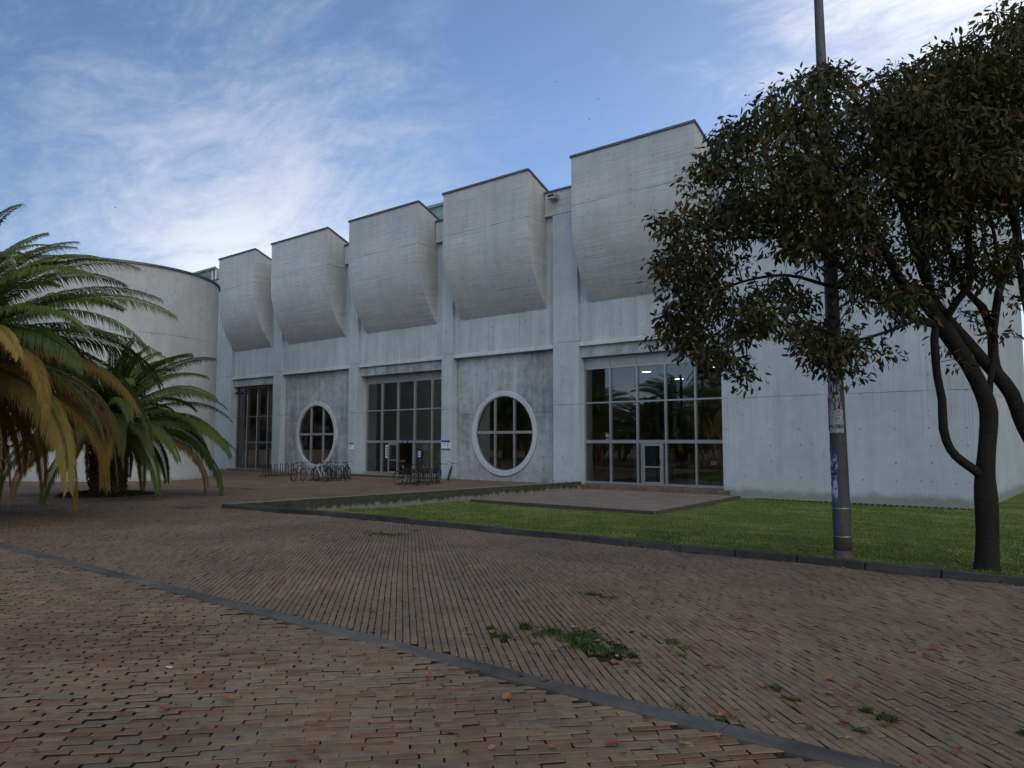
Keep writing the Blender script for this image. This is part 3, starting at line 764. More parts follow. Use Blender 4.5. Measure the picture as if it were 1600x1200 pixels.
for (xa, xb, z1_) in ((-35.35, -32.6, 15.35), (-67.0, -61.9, 15.35)):
    z1 = Z(z1_); b = MB()
    b.add([(xa, 34, Z(10.9)), (xb, 34, Z(10.9)), (xb, 37, Z(10.9)), (xa, 37, Z(10.9)), (xa, 34, z1), (xb, 34, z1-0.0), (xb, 37, z1-0.9), (xa, 37, z1-0.9)], [(0,3,2,1),(4,5,6,7),(0,1,5,4),(1,2,6,5),(2,3,7,6),(3,0,4,7)])
    for k in range(int((xb-xa)/0.45)): b.box(xa+k*0.45, xa+k*0.45+0.04, 33.96, 33.998, Z(11), z1-0.12)
    b.box(xa-0.1, xb+0.1, 33.85, 33.95, z1-0.12, z1+0.05)
    bb(b, 'copper_skylight', M['copper'])
b = MB(); b.tube([(-61.6, 33.5, Z(12)), (-61.6, 33.5, Z(14.9)), (-61.0, 33.5, Z(14.9)), (-61.0, 33.5, Z(12))], 0.05, 6); bb(b, 'roof_ladder', M['alu'])
# interior: floor, back wall, ceiling, dividing walls
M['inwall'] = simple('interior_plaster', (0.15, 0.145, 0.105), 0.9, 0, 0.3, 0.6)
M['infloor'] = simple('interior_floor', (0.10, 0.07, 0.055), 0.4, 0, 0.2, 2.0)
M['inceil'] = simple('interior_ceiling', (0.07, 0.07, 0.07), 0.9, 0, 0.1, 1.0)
M['wood'] = simple('varnished_wood', (0.28, 0.15, 0.06), 0.45, 0, 0.2, 3.0)
M['redbrown'] = simple('red_brown_panel', (0.12, 0.05, 0.035), 0.6, 0, 0.2, 3.0)
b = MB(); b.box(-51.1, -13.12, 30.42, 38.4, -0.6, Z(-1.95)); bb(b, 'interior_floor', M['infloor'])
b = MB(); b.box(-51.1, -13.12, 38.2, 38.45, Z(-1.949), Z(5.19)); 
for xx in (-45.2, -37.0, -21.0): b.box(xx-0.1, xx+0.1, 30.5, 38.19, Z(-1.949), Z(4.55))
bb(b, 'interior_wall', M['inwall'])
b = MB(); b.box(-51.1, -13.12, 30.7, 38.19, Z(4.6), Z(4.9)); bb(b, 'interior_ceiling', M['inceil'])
# ------------------------------------------------------------ things inside, seen through the glass
def lampthing(px, py, Y, where):
    d = FW+(px-800)/1178.*RT+(600-py)/1178.*UP; q = CP+d*(Y/d[1])
    e = empty('ceiling_lamp', tuple(q), label='lit ceiling lamp inside the '+where, cat='lamp', group='lit ceiling lamps behind the glass')
    b = MB(); b.box(-0.24, 0.24, -0.10, 0.10, 0.002, 0.07); o = b.build('housing', M['alu']); o.parent = e
    b = MB(); b.box(-0.21, 0.21, -0.07, 0.07, -0.02, 0.0); o = b.build('diffuser', M['lamp']); o.parent = e
    b = MB(); b.tube([(0, 0, 0.08), (0, 0, Z(4.6)-q[2])], 0.004, 5); o = b.build('rod', M['aludark']); o.parent = e
lampthing(931, 601, 35.5, 'big window, first from the left'); lampthing(1010, 581, 35, 'big window, second from the left'); lampthing(1061, 592, 36, 'big window, third from the left'); lampthing(1122, 573, 33.5, 'big window, at its far right by the leaves')
lampthing(378, 635, 35.5, 'left dark window, lower one of its pair'); lampthing(385, 631, 34.5, 'left dark window, upper one of its pair'); lampthing(417, 621, 33.5, 'left dark window, at its right')
def railing(x0, x1, y, z, lab):
    e = empty('wooden_rail', (x0, y, Z(-1.95)), label=lab, cat='rail')
    b = MB(); b.box(0, x1-x0, 0, 0.05, z, z+0.14); o = b.build('board', M['wood'], bevel=0.006); o.parent = e
    for k in range(4):
        b = MB(); xx = (x1-x0)*(k+0.5)/4; b.box(xx-0.03, xx+0.03, 0.052, 0.11, 0, z+0.1); o = b.build('post', M['aludark']); o.parent = e
railing(-20.1, -17.4, 30.6, 0.62, 'pale wooden rail low behind the left panes of the big window')
railing(-15.9, -13.2, 30.6, 0.62, 'pale wooden rail low behind the right panes of the big window')
railing(-36.4, -33.8, 30.9, 0.72, 'pale wooden rail behind the entrance glass, left of the door')
railing(-32.1, -29.5, 30.9, 0.72, 'pale wooden rail behind the entrance glass, right of the door')
def cabinet(x, y, w_, d, h, mat, name, lab, cat, doors=2, z0=-1.95):
    e = empty(name, (x, y, Z(z0)), label=lab, cat=cat)
    b = MB(); b.box(0, w_, 0, d, 0, h); o = b.build('carcass', mat, bevel=0.01); o.parent = e
    for k in range(doors):
        b = MB(); b.box(k*w_/doors+0.02, (k+1)*w_/doors-0.02, -0.025, -0.003, 0.05, h-0.05); o = b.build('door', mat, bevel=0.004); o.parent = e
        b = MB(); b.box((k+0.85)*w_/doors-0.02, (k+0.85)*w_/doors, -0.05, -0.026, h*0.45, h*0.55); o = b.build('handle', M['steel']); o.parent = o.parent or e; o.parent = e
    return e
M['greyblue'] = simple('grey_blue_steel', (0.13, 0.17, 0.20), 0.5, 0.2, 0.1, 2); M['lime'] = simple('lime_green_panel', (0.13, 0.21, 0.03), 0.6, 0, 0.1, 2)
M['red'] = simple('signal_red_paint', (0.38, 0.02, 0.025), 0.4, 0, 0.1, 3); M['white'] = simple('white_paper', (0.62, 0.63, 0.66), 0.7, 0, 0.06, 4)
M['purple'] = simple('deep_violet_print', (0.055, 0.03, 0.24), 0.5, 0, 0.08, 4); M['green'] = simple('green_print', (0.03, 0.16, 0.06), 0.5, 0, 0.08, 4)
M['blueink'] = simple('blue_ink', (0.02, 0.05, 0.30), 0.5, 0, 0.2, 12); M['yellow'] = simple('dull_yellow_board', (0.33, 0.27, 0.07), 0.7, 0, 0.1, 2)
cabinet(-19.0, 32.3, 1.3, 0.5, 2.0, M['greyblue'], 'steel_locker', 'grey blue steel locker behind the second pane of the big window', 'locker')
cabinet(-35.6, 33.2, 0.95, 0.1, 2.15, M['greyblue'], 'steel_door_panel', 'grey blue door panel behind the entrance glass at its left', 'door', 1)
cabinet(-15.7, 31.6, 1.7, 0.4, 0.9, M['lime'], 'low_cabinet', 'lime green low cabinet behind the right panes of the big window', 'cabinet', 2)
cabinet(-14.9, 33.4, 0.5, 0.4, 1.25, M['wood'], 'wooden_shelf_unit', 'narrow wooden shelf unit standing behind the lime green cabinet', 'shelf', 2)
cabinet(-50.6, 31.6, 4.4, 0.6, 1.05, M['redbrown'], 'reception_counter', 'red brown counter behind the left dark window', 'counter', 4)
def board(x, y, z, w_, h, mat, name, lab, cat, th=0.03):
    b = MB(); b.box(-w_/2, w_/2, 0, th, -h/2, h/2); o = b.build(name, mat, bevel=0.004, label=lab, cat=cat); o.location = (x, y, z); return o
dq = FW+(1130-800)/1178.*RT+(600-662)/1178.*UP; dq = CP+dq*(32.6/dq[1])
e = empty('wall_disc', tuple(dq), R(-28), label='big round yellow disc on the inner wall behind the big window', cat='wall decoration')
b = MB(); n = 40
b.add([(0.75*math.cos(2*math.pi*k/n), y, 0.75*math.sin(2*math.pi*k/n)) for y in (0, .06) for k in range(n)], [tuple(range(n)), tuple(range(n, 2*n))]+[(k, (k+1) % n, n+(k+1) % n, n+k) for k in range(n)])
o = b.build('disc', M['yellow']); o.parent = e
b = MB(); b.torus((0, 0, 0), 0.77, 0.05, 'Y', 40, 6); o = b.build('rim', M['black']); o.parent = e
board(-47.0, 33.5, Z(1.5), 1.0, 2.2, M['redbrown'], 'wall_banner', 'tall dark red banner inside the left dark window', 'banner')
board(-46.95, 35.5, Z(1.2), 2.4, 3.8, M['yellow'], 'yellow_wall_panel', 'yellow panel behind the banner in the left dark window', 'wall panel')
board(-33.55, 32.6, Z(-0.9), 0.9, 1.7, M['yellow'], 'notice_panel', 'dull yellow notice panel behind the entrance glass beside the door', 'notice board')
# glazed inner partition and a table of small goods behind the big window
e = empty('inner_partition', (-18.6, 34.5, Z(-1.95)), label='dark framed inner partition behind the middle panes of the big window', cat='partition')
b = MB()
for xx in (0, 1.15, 2.3, 3.45): b.box(xx-0.05, xx+0.05, -0.04, 0.04, 0, 6.4)
for zz in (2.1, 3.3, 4.4, 5.4):
    for k_ in range(3): b.box(k_*1.15+0.052, k_*1.15+1.098, -0.035, 0.035, zz-0.04, zz+0.04)
o = b.build('frame', M['black']); o.parent = e
for k_ in range(3):
    b = MB(); b.quad((k_*1.15+.05, 0, 0), (k_*1.15+1.1, 0, 0), (k_*1.15+1.1, 0, 6.4), (k_*1.15+.05, 0, 6.4)); o = b.build('pane', M['glass']); o.parent = e
e = empty('display_table', (-15.2, 31.0, Z(-1.95)), label='wooden table with small goods behind the rightmost pane of the big window', cat='table')
b = MB(); b.box(0, 1.9, 0, 0.6, 0.86, 0.92); o = b.build('table_top', M['wood'], bevel=0.005); o.parent = e
for xx, yy in ((0.05, 0.05), (1.8, 0.05), (0.05, 0.52), (1.8, 0.52)):
    b = MB(); b.box(xx, xx+0.05, yy, yy+0.05, 0, 0.858); o = b.build('leg', M['aludark']); o.parent = e
for k_, (xx, ww, hh, mm) in enumerate(((-15.1, .22, .42, 'wood'), (-14.75, .2, .42, 'wood'), (-14.4, .3, .16, 'white'), (-14.0, .15, .3, 'greyblue'), (-13.75, .2, .55, 'black'))):
    b = MB(); b.box(0, ww, 0, 0.2, 0, hh); b.box(-0.01, ww+0.01, -0.01, 0.21, hh+0.001, hh+0.02); o = b.build('goods_box', M[mm], bevel=0.004, label='%s box on the display table behind the big window, %s from the left' % (('pale wooden', 'second pale wooden', 'low white', 'narrow grey', 'tall black')[k_], ('first', 'second', 'third', 'fourth', 'fifth')[k_]), cat='box'); o.location = (xx, 31.15, Z(-1.95)+0.922)
board(-35.9, 37.9, Z(1.0), 1.2, 5.0, M['redbrown'], 'wall_panel', 'dark red brown panel on the back wall behind the entrance glass', 'wall panel')
board(-19.6, 37.9, Z(1.2), 1.0, 5.4, M['black'], 'opening_shade_panel', 'black panel standing in for the shade of an opening in the back wall behind the first panes of the big window', 'opening')  # flat black panel painted as the shade inside an opening
# fire extinguisher cabinet (red thing behind the first pane of the big window)
e = empty('fire_extinguisher', (-19.85, 30.9, Z(-0.9)), label='red fire extinguisher behind the first pane of the big window', cat='fire extinguisher')
b = MB(); b.lathe([(0.10, 0), (0.11, 0.03), (0.11, 0.5), (0.07, 0.58), (0.03, 0.62), (0.03, 0.68)], n=16); o = b.build('cylinder', M['red']); o.parent = e
b = MB(); b.tube([(0, 0, 0.66), (0.12, -0.02, 0.70), (0.16, -0.02, 0.4)], 0.015, 6); o = b.build('hose', M['black']); o.parent = e
b = MB(); b.box(-0.03, 0.03, 0.115, 0.2, -1.0, 0.9); o = b.build('stand', M['aludark']); o.parent = e
# hanging-bar / clothes rack dark shape skipped: not legible

# ------------------------------------------------------------ signs
def txt(s, size, mat, parent, loc, rz=0, name='lettering', ext=0.002):
    cu = bpy.data.curves.new('t', 'FONT'); cu.body = s; cu.size = size; cu.extrude = ext; cu.align_x = 'CENTER'; cu.resolution_u = 2
    o = bpy.data.objects.new('t', cu); C.objects.link(o); bpy.context.view_layer.update()
    me = bpy.data.meshes.new_from_object(o.evaluated_get(bpy.context.evaluated_depsgraph_get())); bpy.data.objects.remove(o)
    me.materials.clear(); me.materials.append(mat)
    q = bpy.data.objects.new(name, me); C.objects.link(q); q.parent = parent; q.location = loc; q.rotation_euler = (R(90), 0, rz); return q
def wall_sign(x, z, w_, h, top, lab, bottom=True, figure=True):
    e = empty('wall_sign', (x, YP-0.03, z), label=lab, cat='sign')
    b = MB(); b.box(0, w_, 0, 0.028, 0, h); o = b.build('plate', M['white'], bevel=0.003); o.parent = e
    b = MB(); b.box(0, w_, -0.006, -0.001, h-0.11*h/0.5, h); o = b.build('top_band', top); o.parent = e
    if bottom: b = MB(); b.box(0, w_, -0.006, -0.001, 0, 0.06*h/0.5); o = b.build('bottom_band', top); o.parent = e
    b = MB()
    for k in range(3): b.box(0.12*w_, 0.58*w_-0.05*k, -0.004, -0.001, h*(0.62-0.13*k), h*(0.62-0.13*k)+0.022)
    o = b.build('print', top if not figure else M['greyblue']); o.parent = e
    if figure:
        b = MB(); cx = w_*0.76; b.lathe([(0.03, h*.60), (0.035, h*.66), (0.0, h*.72)], (cx, -0.003, 0), 8)
        b.box(cx-0.035, cx+0.035, -0.005, -0.001, h*.22, h*.58); o = b.build('figure', M['blueink']); o.parent = e
wall_sign(-29.30, Z(-0.43), 0.66, 0.50, M['purple'], 'white sign with violet bands on the pier right of the entrance')
wall_sign(-37.30, Z(-0.48), 0.48, 0.40, M['green'], 'small white sign with a green band on the pier left of the entrance', False, False)
e = empty('door_sign', (-33.0, 30.19, Z(-0.02)), label='tiny violet plate on the bar above the open entrance door', cat='sign')
b = MB(); b.box(-0.24, 0.24, -0.01, 0.012, -0.07, 0.07); o = b.build('plate', M['purple']); o.parent = e
b = MB(); b.box(-0.13, 0.13, -0.014, -0.0105, -0.015, 0.015); o = b.build('print', M['white']); o.parent = e
def poster(x, y, z, w_, h, mats, lab):
    e = empty('window_poster', (x, y, z), label=lab, cat='poster')
    b = MB(); b.box(0, w_, 0, 0.006, 0, h); o = b.build('sheet', mats[0]); o.parent = e
    b = MB()
    for k in range(4): b.box(w_*0.12, w_*0.88, -0.004, -0.001, h*(0.12+0.21*k), h*(0.24+0.21*k))
    o = b.build('print', mats[1]); o.parent = e
poster(-34.75, 30.22, Z(-0.98), 0.42, 0.78, (M['white'], M['greyblue']), 'white printed poster on the entrance glass left of the door')
poster(-31.95, 30.22, Z(-0.92), 0.28, 0.42, (M['purple'], M['white']), 'small violet notice on the entrance glass right of the door')
poster(-31.75, 30.35, Z(-0.55), 0.55, 0.42, (M['greyblue'], M['white']), 'pale grey notice behind the glass above the violet notice')
# floodlight on the cap beam, small lamp on the left pier
e = empty('floodlight', (-21.5, YP-0.02, Z(11.98)), label='small floodlight fixed on the cap beam between the two nearest overhangs', cat='floodlight')
b = MB(); b.box(-0.22, 0.22, -0.42, -0.05, -0.12, 0.12); o = b.build('housing', M['spandrel'], bevel=0.02); o.parent = e
b = MB(); b.box(-0.17, 0.17, -0.43, -0.421, -0.02, 0.09); o = b.build('lens', M['black']); o.parent = e
b = MB(); b.tube([(0, -0.05, 0), (0, 0.02, 0)], 0.05, 8); o = b.build('bracket', M['black']); o.parent = e
e = empty('wall_lamp', (-51.0, YP+0.35, Z(3.55)), label='tiny black lamp on the side of the leftmost pier', cat='lamp')
b = MB(); b.lathe([(0.05, -0.08), (0.09, 0.02), (0.06, 0.08)], (0.12, 0, 0), 12); o = b.build('shade', M['black']); o.parent = e
b = MB(); b.tube([(-0.1, 0, 0.05), (0.12, 0, 0.07)], 0.02, 6); o = b.build('arm', M['black']); o.parent = e
# grating strip along the foot of the right wall
b = MB(); x = -11.6
while x < -4.4: b.box(x, x+0.11, 29.06, 29.2, -0.60, -0.565+random.uniform(-.005, .005)); x += 0.2
b.build('edging_blocks', M['black'], kind='structure')

# ------------------------------------------------------------ drum building
dr = empty('round_tower', (-44.5, 18.0, -0.4), label='round pale concrete drum building behind the palms', cat='building')
b = MB(); b.smooth = True; n = 96; rr = 5.85; H = 9.0+EYE+0.4
b.add([(rr*math.cos(2*math.pi*k/n), rr*math.sin(2*math.pi*k/n), z) for z in (-0.2, H) for k in range(n)], [(k, (k+1) % n, n+(k+1) % n, n+k) for k in range(n)])
b.smooth = False; b.add([(rr*math.cos(2*math.pi*k/n), rr*math.sin(2*math.pi*k/n), H) for k in range(n)], [tuple(range(n))])
o = b.build('wall', M['drum']); o.parent = dr
b = MB(); b.smooth = False; pr = [(5.7, H+0.004), (5.93, H+0.004), (5.93, H+0.12), (5.7, H+0.12)]; vs = []; fs = []
for q, z in pr:
    for k in range(n): vs.append((q*math.cos(2*math.pi*k/n), q*math.sin(2*math.pi*k/n), z))
for i in range(4):
    for k in range(n): j = (i+1) % 4; fs.append((i*n+k, i*n+(k+1) % n, j*n+(k+1) % n, j*n+k))
b.add(vs, fs); o = b.build('coping', M['coping']); o.parent = dr

# ------------------------------------------------------------ neighbours: wing beyond the block, tower across the plaza (seen mirrored)
def plain_building(name, x0, x1, y0, y1, h, mat, lab, cat, floors, bayw=3.2, balc=True, face=1):
    e = empty(name, ((x0+x1)/2, (y0+y1)/2, -0.5), label=lab, cat=cat); cx, cy = (x0+x1)/2, (y0+y1)/2
    b = MB(); b.box(x0-cx, x1-cx, y0-cy, y1-cy, 0, h); o = b.build('wall', mat); o.parent = e
    b = MB(); b.box(x0-cx-.2, x1-cx+.2, y0-cy-.2, y1-cy+.2, h+0.01, h+0.5); o = b.build('roof', M['coping']); o.parent = e
    fy = (y1-cy) if face > 0 else (y0-cy); n = int((x1-x0)/bayw); fh = h/floors; s = face
    cnt = 0
    for f in range(floors):
        for k in range(n):
            if cnt >= 96: break
            cnt += 1
            xa = x0-cx+(k+0.2)*(x1-x0)/n; xb = x0-cx+(k+0.8)*(x1-x0)/n
            b = MB(); b.box(xa, xb, fy+0.01*s, fy+0.06*s, f*fh+0.9, f*fh+2.3); o = b.build('window', M['aludark']); o.parent = e
    if balc:
        for f in range(1, floors):
            b = MB(); b.box(x0-cx+1, x0-cx+(x1-x0)*0.5, fy+0.02*s, fy+1.3*s, f*fh, f*fh+0.15); b.box(x0-cx+1, x0-cx+(x1-x0)*0.5, fy+1.2*s, fy+1.3*s, f*fh+0.151, f*fh+1.0); o = b.build('balcony', mat); o.parent = e
    return e
M['brickwall'] = simple('brown_brick_wall', (0.04, 0.030, 0.027), 0.9, 0, 0.2, 0.5)
plain_building('side_wing', -3.4, 30, 46, 58, 23, M['shell'], 'grey neighbouring wing glimpsed at the right edge behind the tree, extended unseen to shade the ground', 'building', 6, 4.0, False, -1)  # glimpsed edge; height and length out of view added to shade the ground
plain_building('apartment_tower', -78, -52, -118, -100, 46, M['brickwall'], 'brown brick apartment tower across the plaza, mirrored in the big window', 'building', 15, 3.5, True, 1)

plain_building('backdrop_block', -190, -84, -72, -52, 24, M['brickwall'], 'long low brown block added across the plaza to darken the reflection in the farther windows', 'building', 6, 7.0, False, 1)  # unseen block, added so the farther windows mirror less bright horizon
plain_building('low_backdrop_block', -40, 50, -78, -62, 9, M['brickwall'], 'low brown block added behind the trees across the plaza to darken the reflection', 'building', 3, 5.0, False, 1)  # unseen block, added to keep the mirrored horizon dark behind the trees
# ------------------------------------------------------------ palms
def frond(V, F, T, origin, az, e0, L, droop, tone, nl=150, twist=0.0, wid=0.034, roll=0.0):
    n = 16; pts = []; p = np.array(origin, float); ds = []
    for i in range(n+1):
        t = i/n; el = max(e0-droop*t**1.7, -1.45); a = az+twist*t
        d = np.array((math.cos(a)*math.cos(el), math.sin(a)*math.cos(el), math.sin(el)))
        pts.append(p.copy()); ds.append(d); p = p+d*L/n
    pts = np.array(pts); ds = np.array(ds)
    # rachis: thin triangular strip
    base = len(V)
    side0 = np.array((-math.sin(az), math.cos(az), 0))
    for i in range(n+1):
        r = 0.035*(1-i/n)+0.006
        u = np.cross(ds[i], side0); u /= np.linalg.norm(u)+1e-9
        V += [pts[i]-side0*r, pts[i]+side0*r, pts[i]-u*r*0.8]
    for i in range(n):
        for a_, b_ in ((0, 1), (1, 2), (2, 0)):
            q = base+i*3; F.append((q+a_, q+b_, q+3+b_)); F.append((q+a_, q+3+b_, q+3+a_)); T += [min(1, tone+0.3)]*2
    for j in range(nl):
        t = 0.10+0.89*j/(nl-1); fi = t*n; i = min(int(fi), n-1); f = fi-i
        pt = pts[i]*(1-f)+pts[i+1]*f; d = ds[i]*(1-f)+ds[i+1]*f
        up = np.cross(d, side0); up *= -1 if up[2] < 0 else 1
        sd = side0*math.cos(roll)+up*math.sin(roll); up = up*math.cos(roll)-side0*math.sin(roll)
        prof = (min(t/0.25, 1.0)**0.6)*(1-max(0, (t-0.45)/0.55)**1.6*0.72)
        for s in (-1, 1):
            ll = L*0.112*prof*random.uniform(0.85, 1.1)
            fw = 0.75+0.75*t
            dr_ = d*fw+sd*s*1.0+up*random.uniform(0.0, 0.28); dr_ /= np.linalg.norm(dr_)
            dn = np.array((0, 0, -1.0))
            m1 = pt+dr_*ll*0.55+dn*ll*0.08; tip = pt+dr_*ll*0.92+dn*ll*random.uniform(0.42, 0.68)
            wv = np.cross(dr_, up); wv /= np.linalg.norm(wv)+1e-9
            wd = wid*(0.6+0.5*prof)*0.5
            b0 = len(V); V += [pt, m1+wv*wd, m1-wv*wd, tip]
            F.append((b0, b0+1, b0+2)); F.append((b0+1, b0+3, b0+2)); tt = min(max(tone+random.uniform(-0.18, 0.18), 0), 1); T += [tt, min(1, tt+0.0)]
def palm(name, loc, hc, L, lab, nfr=84, rt=0.45, seed=1, dry=26, e_dry=0.0, spread=1.0, drooplo=1.3, yellow_from=2.0, span=98):
    random.seed(seed)
    e = empty(name, loc, label=lab, cat='palm tree')
    V, F, T = [], [], []; V2, F2, T2 = [], [], []
    ga = 2.39996
    for k in range(nfr):
        u = k/(nfr-1)                         # 0 top .. 1 oldest
        el = R(80)-R(span)*u**0.85 + random.uniform(-0.1, 0.1); az = ga*k+random.uniform(-0.2, 0.2)
        dr_ = (1.15+0.45*u)*random.uniform(0.85, 1.2)
        rr_ = rt*0.5*u; o_ = (rr_*math.cos(az), rr_*math.sin(az), hc-0.55*u)
        l = L*(0.72+0.28*min(1, u*2.5))*random.uniform(0.9, 1.05)
        yl = u+random.uniform(-0.12, 0.12) > yellow_from
        if yl: dr_ += 0.15
        frond(*((V2, F2, T2) if yl else (V, F, T)), o_, az, el, l, dr_, random.uniform(0.15, 0.75), twist=random.uniform(-0.25, 0.25), roll=random.gauss(0, 0.42))
    for k in range(dry):
        az = ga*k*1.3+random.uniform(-0.2, 0.2); el = R(random.uniform(-28, 38)) + e_dry
        o_ = (rt*0.6*math.cos(az), rt*0.6*math.sin(az), hc-0.65-random.random()*0.2)
        frond(V2, F2, T2, o_, az, el, L*random.uniform(0.78, 1.0), random.uniform(1.4, 2.2), random.uniform(0.1, 0.8), twist=random.uniform(-0.3, 0.3), roll=random.gauss(0, 0.6))
    npmesh('crown', np.array(V), np.array(F), M['frond'], {'tone': np.array(T)}, parent=e)
    if T2: npmesh('yellow_fronds', np.array(V2), np.array(F2), M['dryfrond'], {'tone': np.array(T2)}, parent=e, label='yellowing lower fronds')
    b = MB(); prof = [(rt*1.25, -0.1), (rt*1.15, 0.15), (rt*1.0, 0.5), (rt*0.98, hc*0.5), (rt*1.05, hc-0.8), (rt*1.1, hc-0.4), (rt*0.6, hc-0.05)]
    b.lathe(prof, n=20)
    for k in range(260):                      # cut leaf bases, spiral
        u = k/260; z = 0.1+u*(hc-0.5); a = ga*k; r = rt*1.0
        c_, s_ = math.cos(a), math.sin(a); t_ = np.array((-s_, c_, 0)); o_ = np.array((c_, s_, 0))
        p = o_*r+np.array((0, 0, z)); ww = 0.075; out = random.uniform(0.06, 0.15)
        q = [p-t_*ww-np.array((0, 0, .09)), p+t_*ww-np.array((0, 0, .09)), p+t_*ww*0.7+o_*out+np.array((0, 0, .05)), p-t_*ww*0.7+o_*out+np.array((0, 0, .05)), p+np.array((0, 0, 0.10))-t_*ww*.7, p+np.array((0, 0, 0.10))+t_*ww*.7]
        b.add(q, [(0, 1, 2, 3), (3, 2, 5, 4), (0, 3, 4), (1, 5, 2)])
    b.build('trunk', M['palmbark'], e)
    return e
pA = palm('palm_tree', (-20.6, 4.9, gz(4.9)), 4.05, 5.1, 'biggest palm at the left edge with yellow lower fronds hanging down', 116, 0.42, 3, 26, 0.0, yellow_from=0.66)
pB = palm('palm_tree', (-27.3, 11.3, gz(11.3)), 2.7, 4.5, 'smaller green palm with a stout dark trunk in front of the drum building', 92, 0.52, 5, 0, -0.2, yellow_from=1.0, span=84)
for (x, y, s, rz, lab) in ((-38.0, 3.0, 1.0, 1.0, 'palm beyond the left edge, leftmost crown mirrored in the big window'), (-32.0, -3.0, 1.15, 4.0, 'tall palm beyond the left edge, middle crown mirrored in the big window'), (-48.0, 2.5, 1.0, 2.2, 'palm beyond the left edge, mirrored in the nearer round window')):
    c = copy_tree(pA); c.location = (x, y, gz(y)); c.rotation_euler.z = rz; c.scale = (s, s, s); c['label'] = lab
# planting at the palm foot
b = MB(); b.smooth = False
b.torus((-27.3, 11.3, gz(11.3)), 1.55, 0.07, 'Z', 48, 6); b.build('planter_kerb', M['kerb'], label='round low kerb about the foot of the smaller palm', cat='kerb') if False else tag(b.build('planter_kerb', M['kerb']), 'round low kerb about the foot of the smaller palm', 'planter kerb')
def tufts(cx, cy, rx, ry, n, h, zf, wid=0.006):
    a = rng.uniform(0, 2*math.pi, n); r = np.sqrt(rng.random(n))
    X = cx+rx*r*np.cos(a); Y = cy+ry*r*np.sin(a)
    Zz = np.array([zf(y) for y in Y]); hh = h*rng.uniform(0.35, 1.3, n)*(1.1-0.6*r)
    d = rng.normal(0, 0.55, (n, 2))*hh[:, None]; an = rng.uniform(0, math.pi, n); w_ = wid*rng.uniform(0.6, 1.6, n)
    V = np.zeros((n, 4, 3)); cs = np.stack([np.cos(an)*w_, np.sin(an)*w_, np.zeros(n)], 1)
    P = np.stack([X, Y, Zz-0.012], 1); Mid = P+np.stack([d[:, 0]*0.35, d[:, 1]*0.35, hh*0.65], 1); Tp = P+np.stack([d[:, 0], d[:, 1], hh], 1)
    V[:, 0] = P; V[:, 1] = Mid+cs; V[:, 2] = Tp; V[:, 3] = Mid-cs
    return V.reshape(-1, 3), np.arange(n*4).reshape(-1, 4), np.clip(rng.beta(2, 2.5, n), 0, 1)
def stuff_tufts(name, spots, lab, cat, mat=None):
    Vs, Fs, Ts = [], [], []; b0 = 0
    for s in spots:
        v, f, t = tufts(*s); Vs.append(v); Fs.append(f+b0); Ts.append(t); b0 += len(v)
    return npmesh(name, np.concatenate(Vs), np.concatenate(Fs), mat or M['blade'], {'tone': np.concatenate(Ts)}, kind='stuff', label=lab, cat=cat)
stuff_tufts('ground_cover', [(-27.3, 11.3, 1.45, 1.45, 5000, 0.22, gz, 0.02)], 'low leafy planting round the foot of the smaller palm', 'ground cover', M['leaf'])
W_ = [(-3.95, 5.72, 0.36, 0.28, 1500, 0.085), (-3.62, 5.55, 0.32, 0.24, 1100, 0.07), (-3.28, 5.45, 0.16, 0.12, 350, 0.06), (-3.95, 6.0, 0.22, 0.1, 260, 0.05), (-4.52, 5.26, 0.16, 0.10, 520, 0.06),
      (-4.75, 5.45, 0.22, 0.05, 160, 0.04), (-4.2, 5.30, 0.25, 0.05, 160, 0.04), (-5.0, 7.55, 0.26, 0.14, 420, 0.05), (-5.4, 7.7, 0.3, 0.08, 160, 0.035), (-3.1, 6.1, 0.22, 0.08, 140, 0.04), (-2.92, 5.75, 0.14, 0.1, 160, 0.05),
      (-2.03, 5.42, 0.14, 0.08, 260, 0.05), (-1.88, 5.27, 0.1, 0.05, 140, 0.04), (-1.31, 5.32, 0.12, 0.08, 240, 0.06), (-1.55, 4.95, 0.16, 0.04, 160, 0.04), (-0.6, 5.6, 0.16, 0.06, 180, 0.05), (-11.7, 10.1, 0.55, 0.22, 900, 0.05), (-11.8, 11.0, 0.3, 0.15, 300, 0.05),
      (-28.9, 17.4, 1.6, 0.35, 1500, 0.05), (-5.2, 9.3, 0.3, 0.06, 120, 0.03), (-8.0, 9.0, 0.5, 0.1, 120, 0.03), (-2.3, 4.62, 0.3, 0.04, 160, 0.04), (-2.75, 5.05, 0.1, 0.05, 100, 0.035)]
spots = []
random.seed(11)
for x, y, rx, ry, n, h in W_:        # ragged clumps instead of one mat
    m_ = max(3, int(n/45)); big = max(rx, ry)
    for q in range(m_):
        a_ = random.uniform(0, 6.28); rr_ = abs(random.gauss(0, 0.62))
        s_ = random.uniform(0.16, 0.46)
        spots.append((x+rx*rr_*math.cos(a_), y+ry*rr_*math.sin(a_), big*s_, big*s_*random.uniform(0.4, 1), int(n/m_*random.uniform(1.2, 2.8)), h*random.choice((0.25, 0.35, 0.5, 0.8, 1.1)), gz, random.choice((0.003, 0.004, 0.007))))
for k in range(150):
    x = random.uniform(-9, 0.5); y = random.uniform(1.2, 9.5); spots.append((x, y, random.uniform(.02, .09), 0.012, random.randint(8, 26), 0.022, gz, 0.004))
for k in range(70):
    x = random.uniform(-16, 2); spots.append((x, kerb_y(x)-0.03, 0.18, 0.03, 25, 0.04, gz, 0.005))
stuff_tufts('weeds', spots, 'weeds and grass tufts growing through gaps in the brick paving', 'weeds', M['weed'])

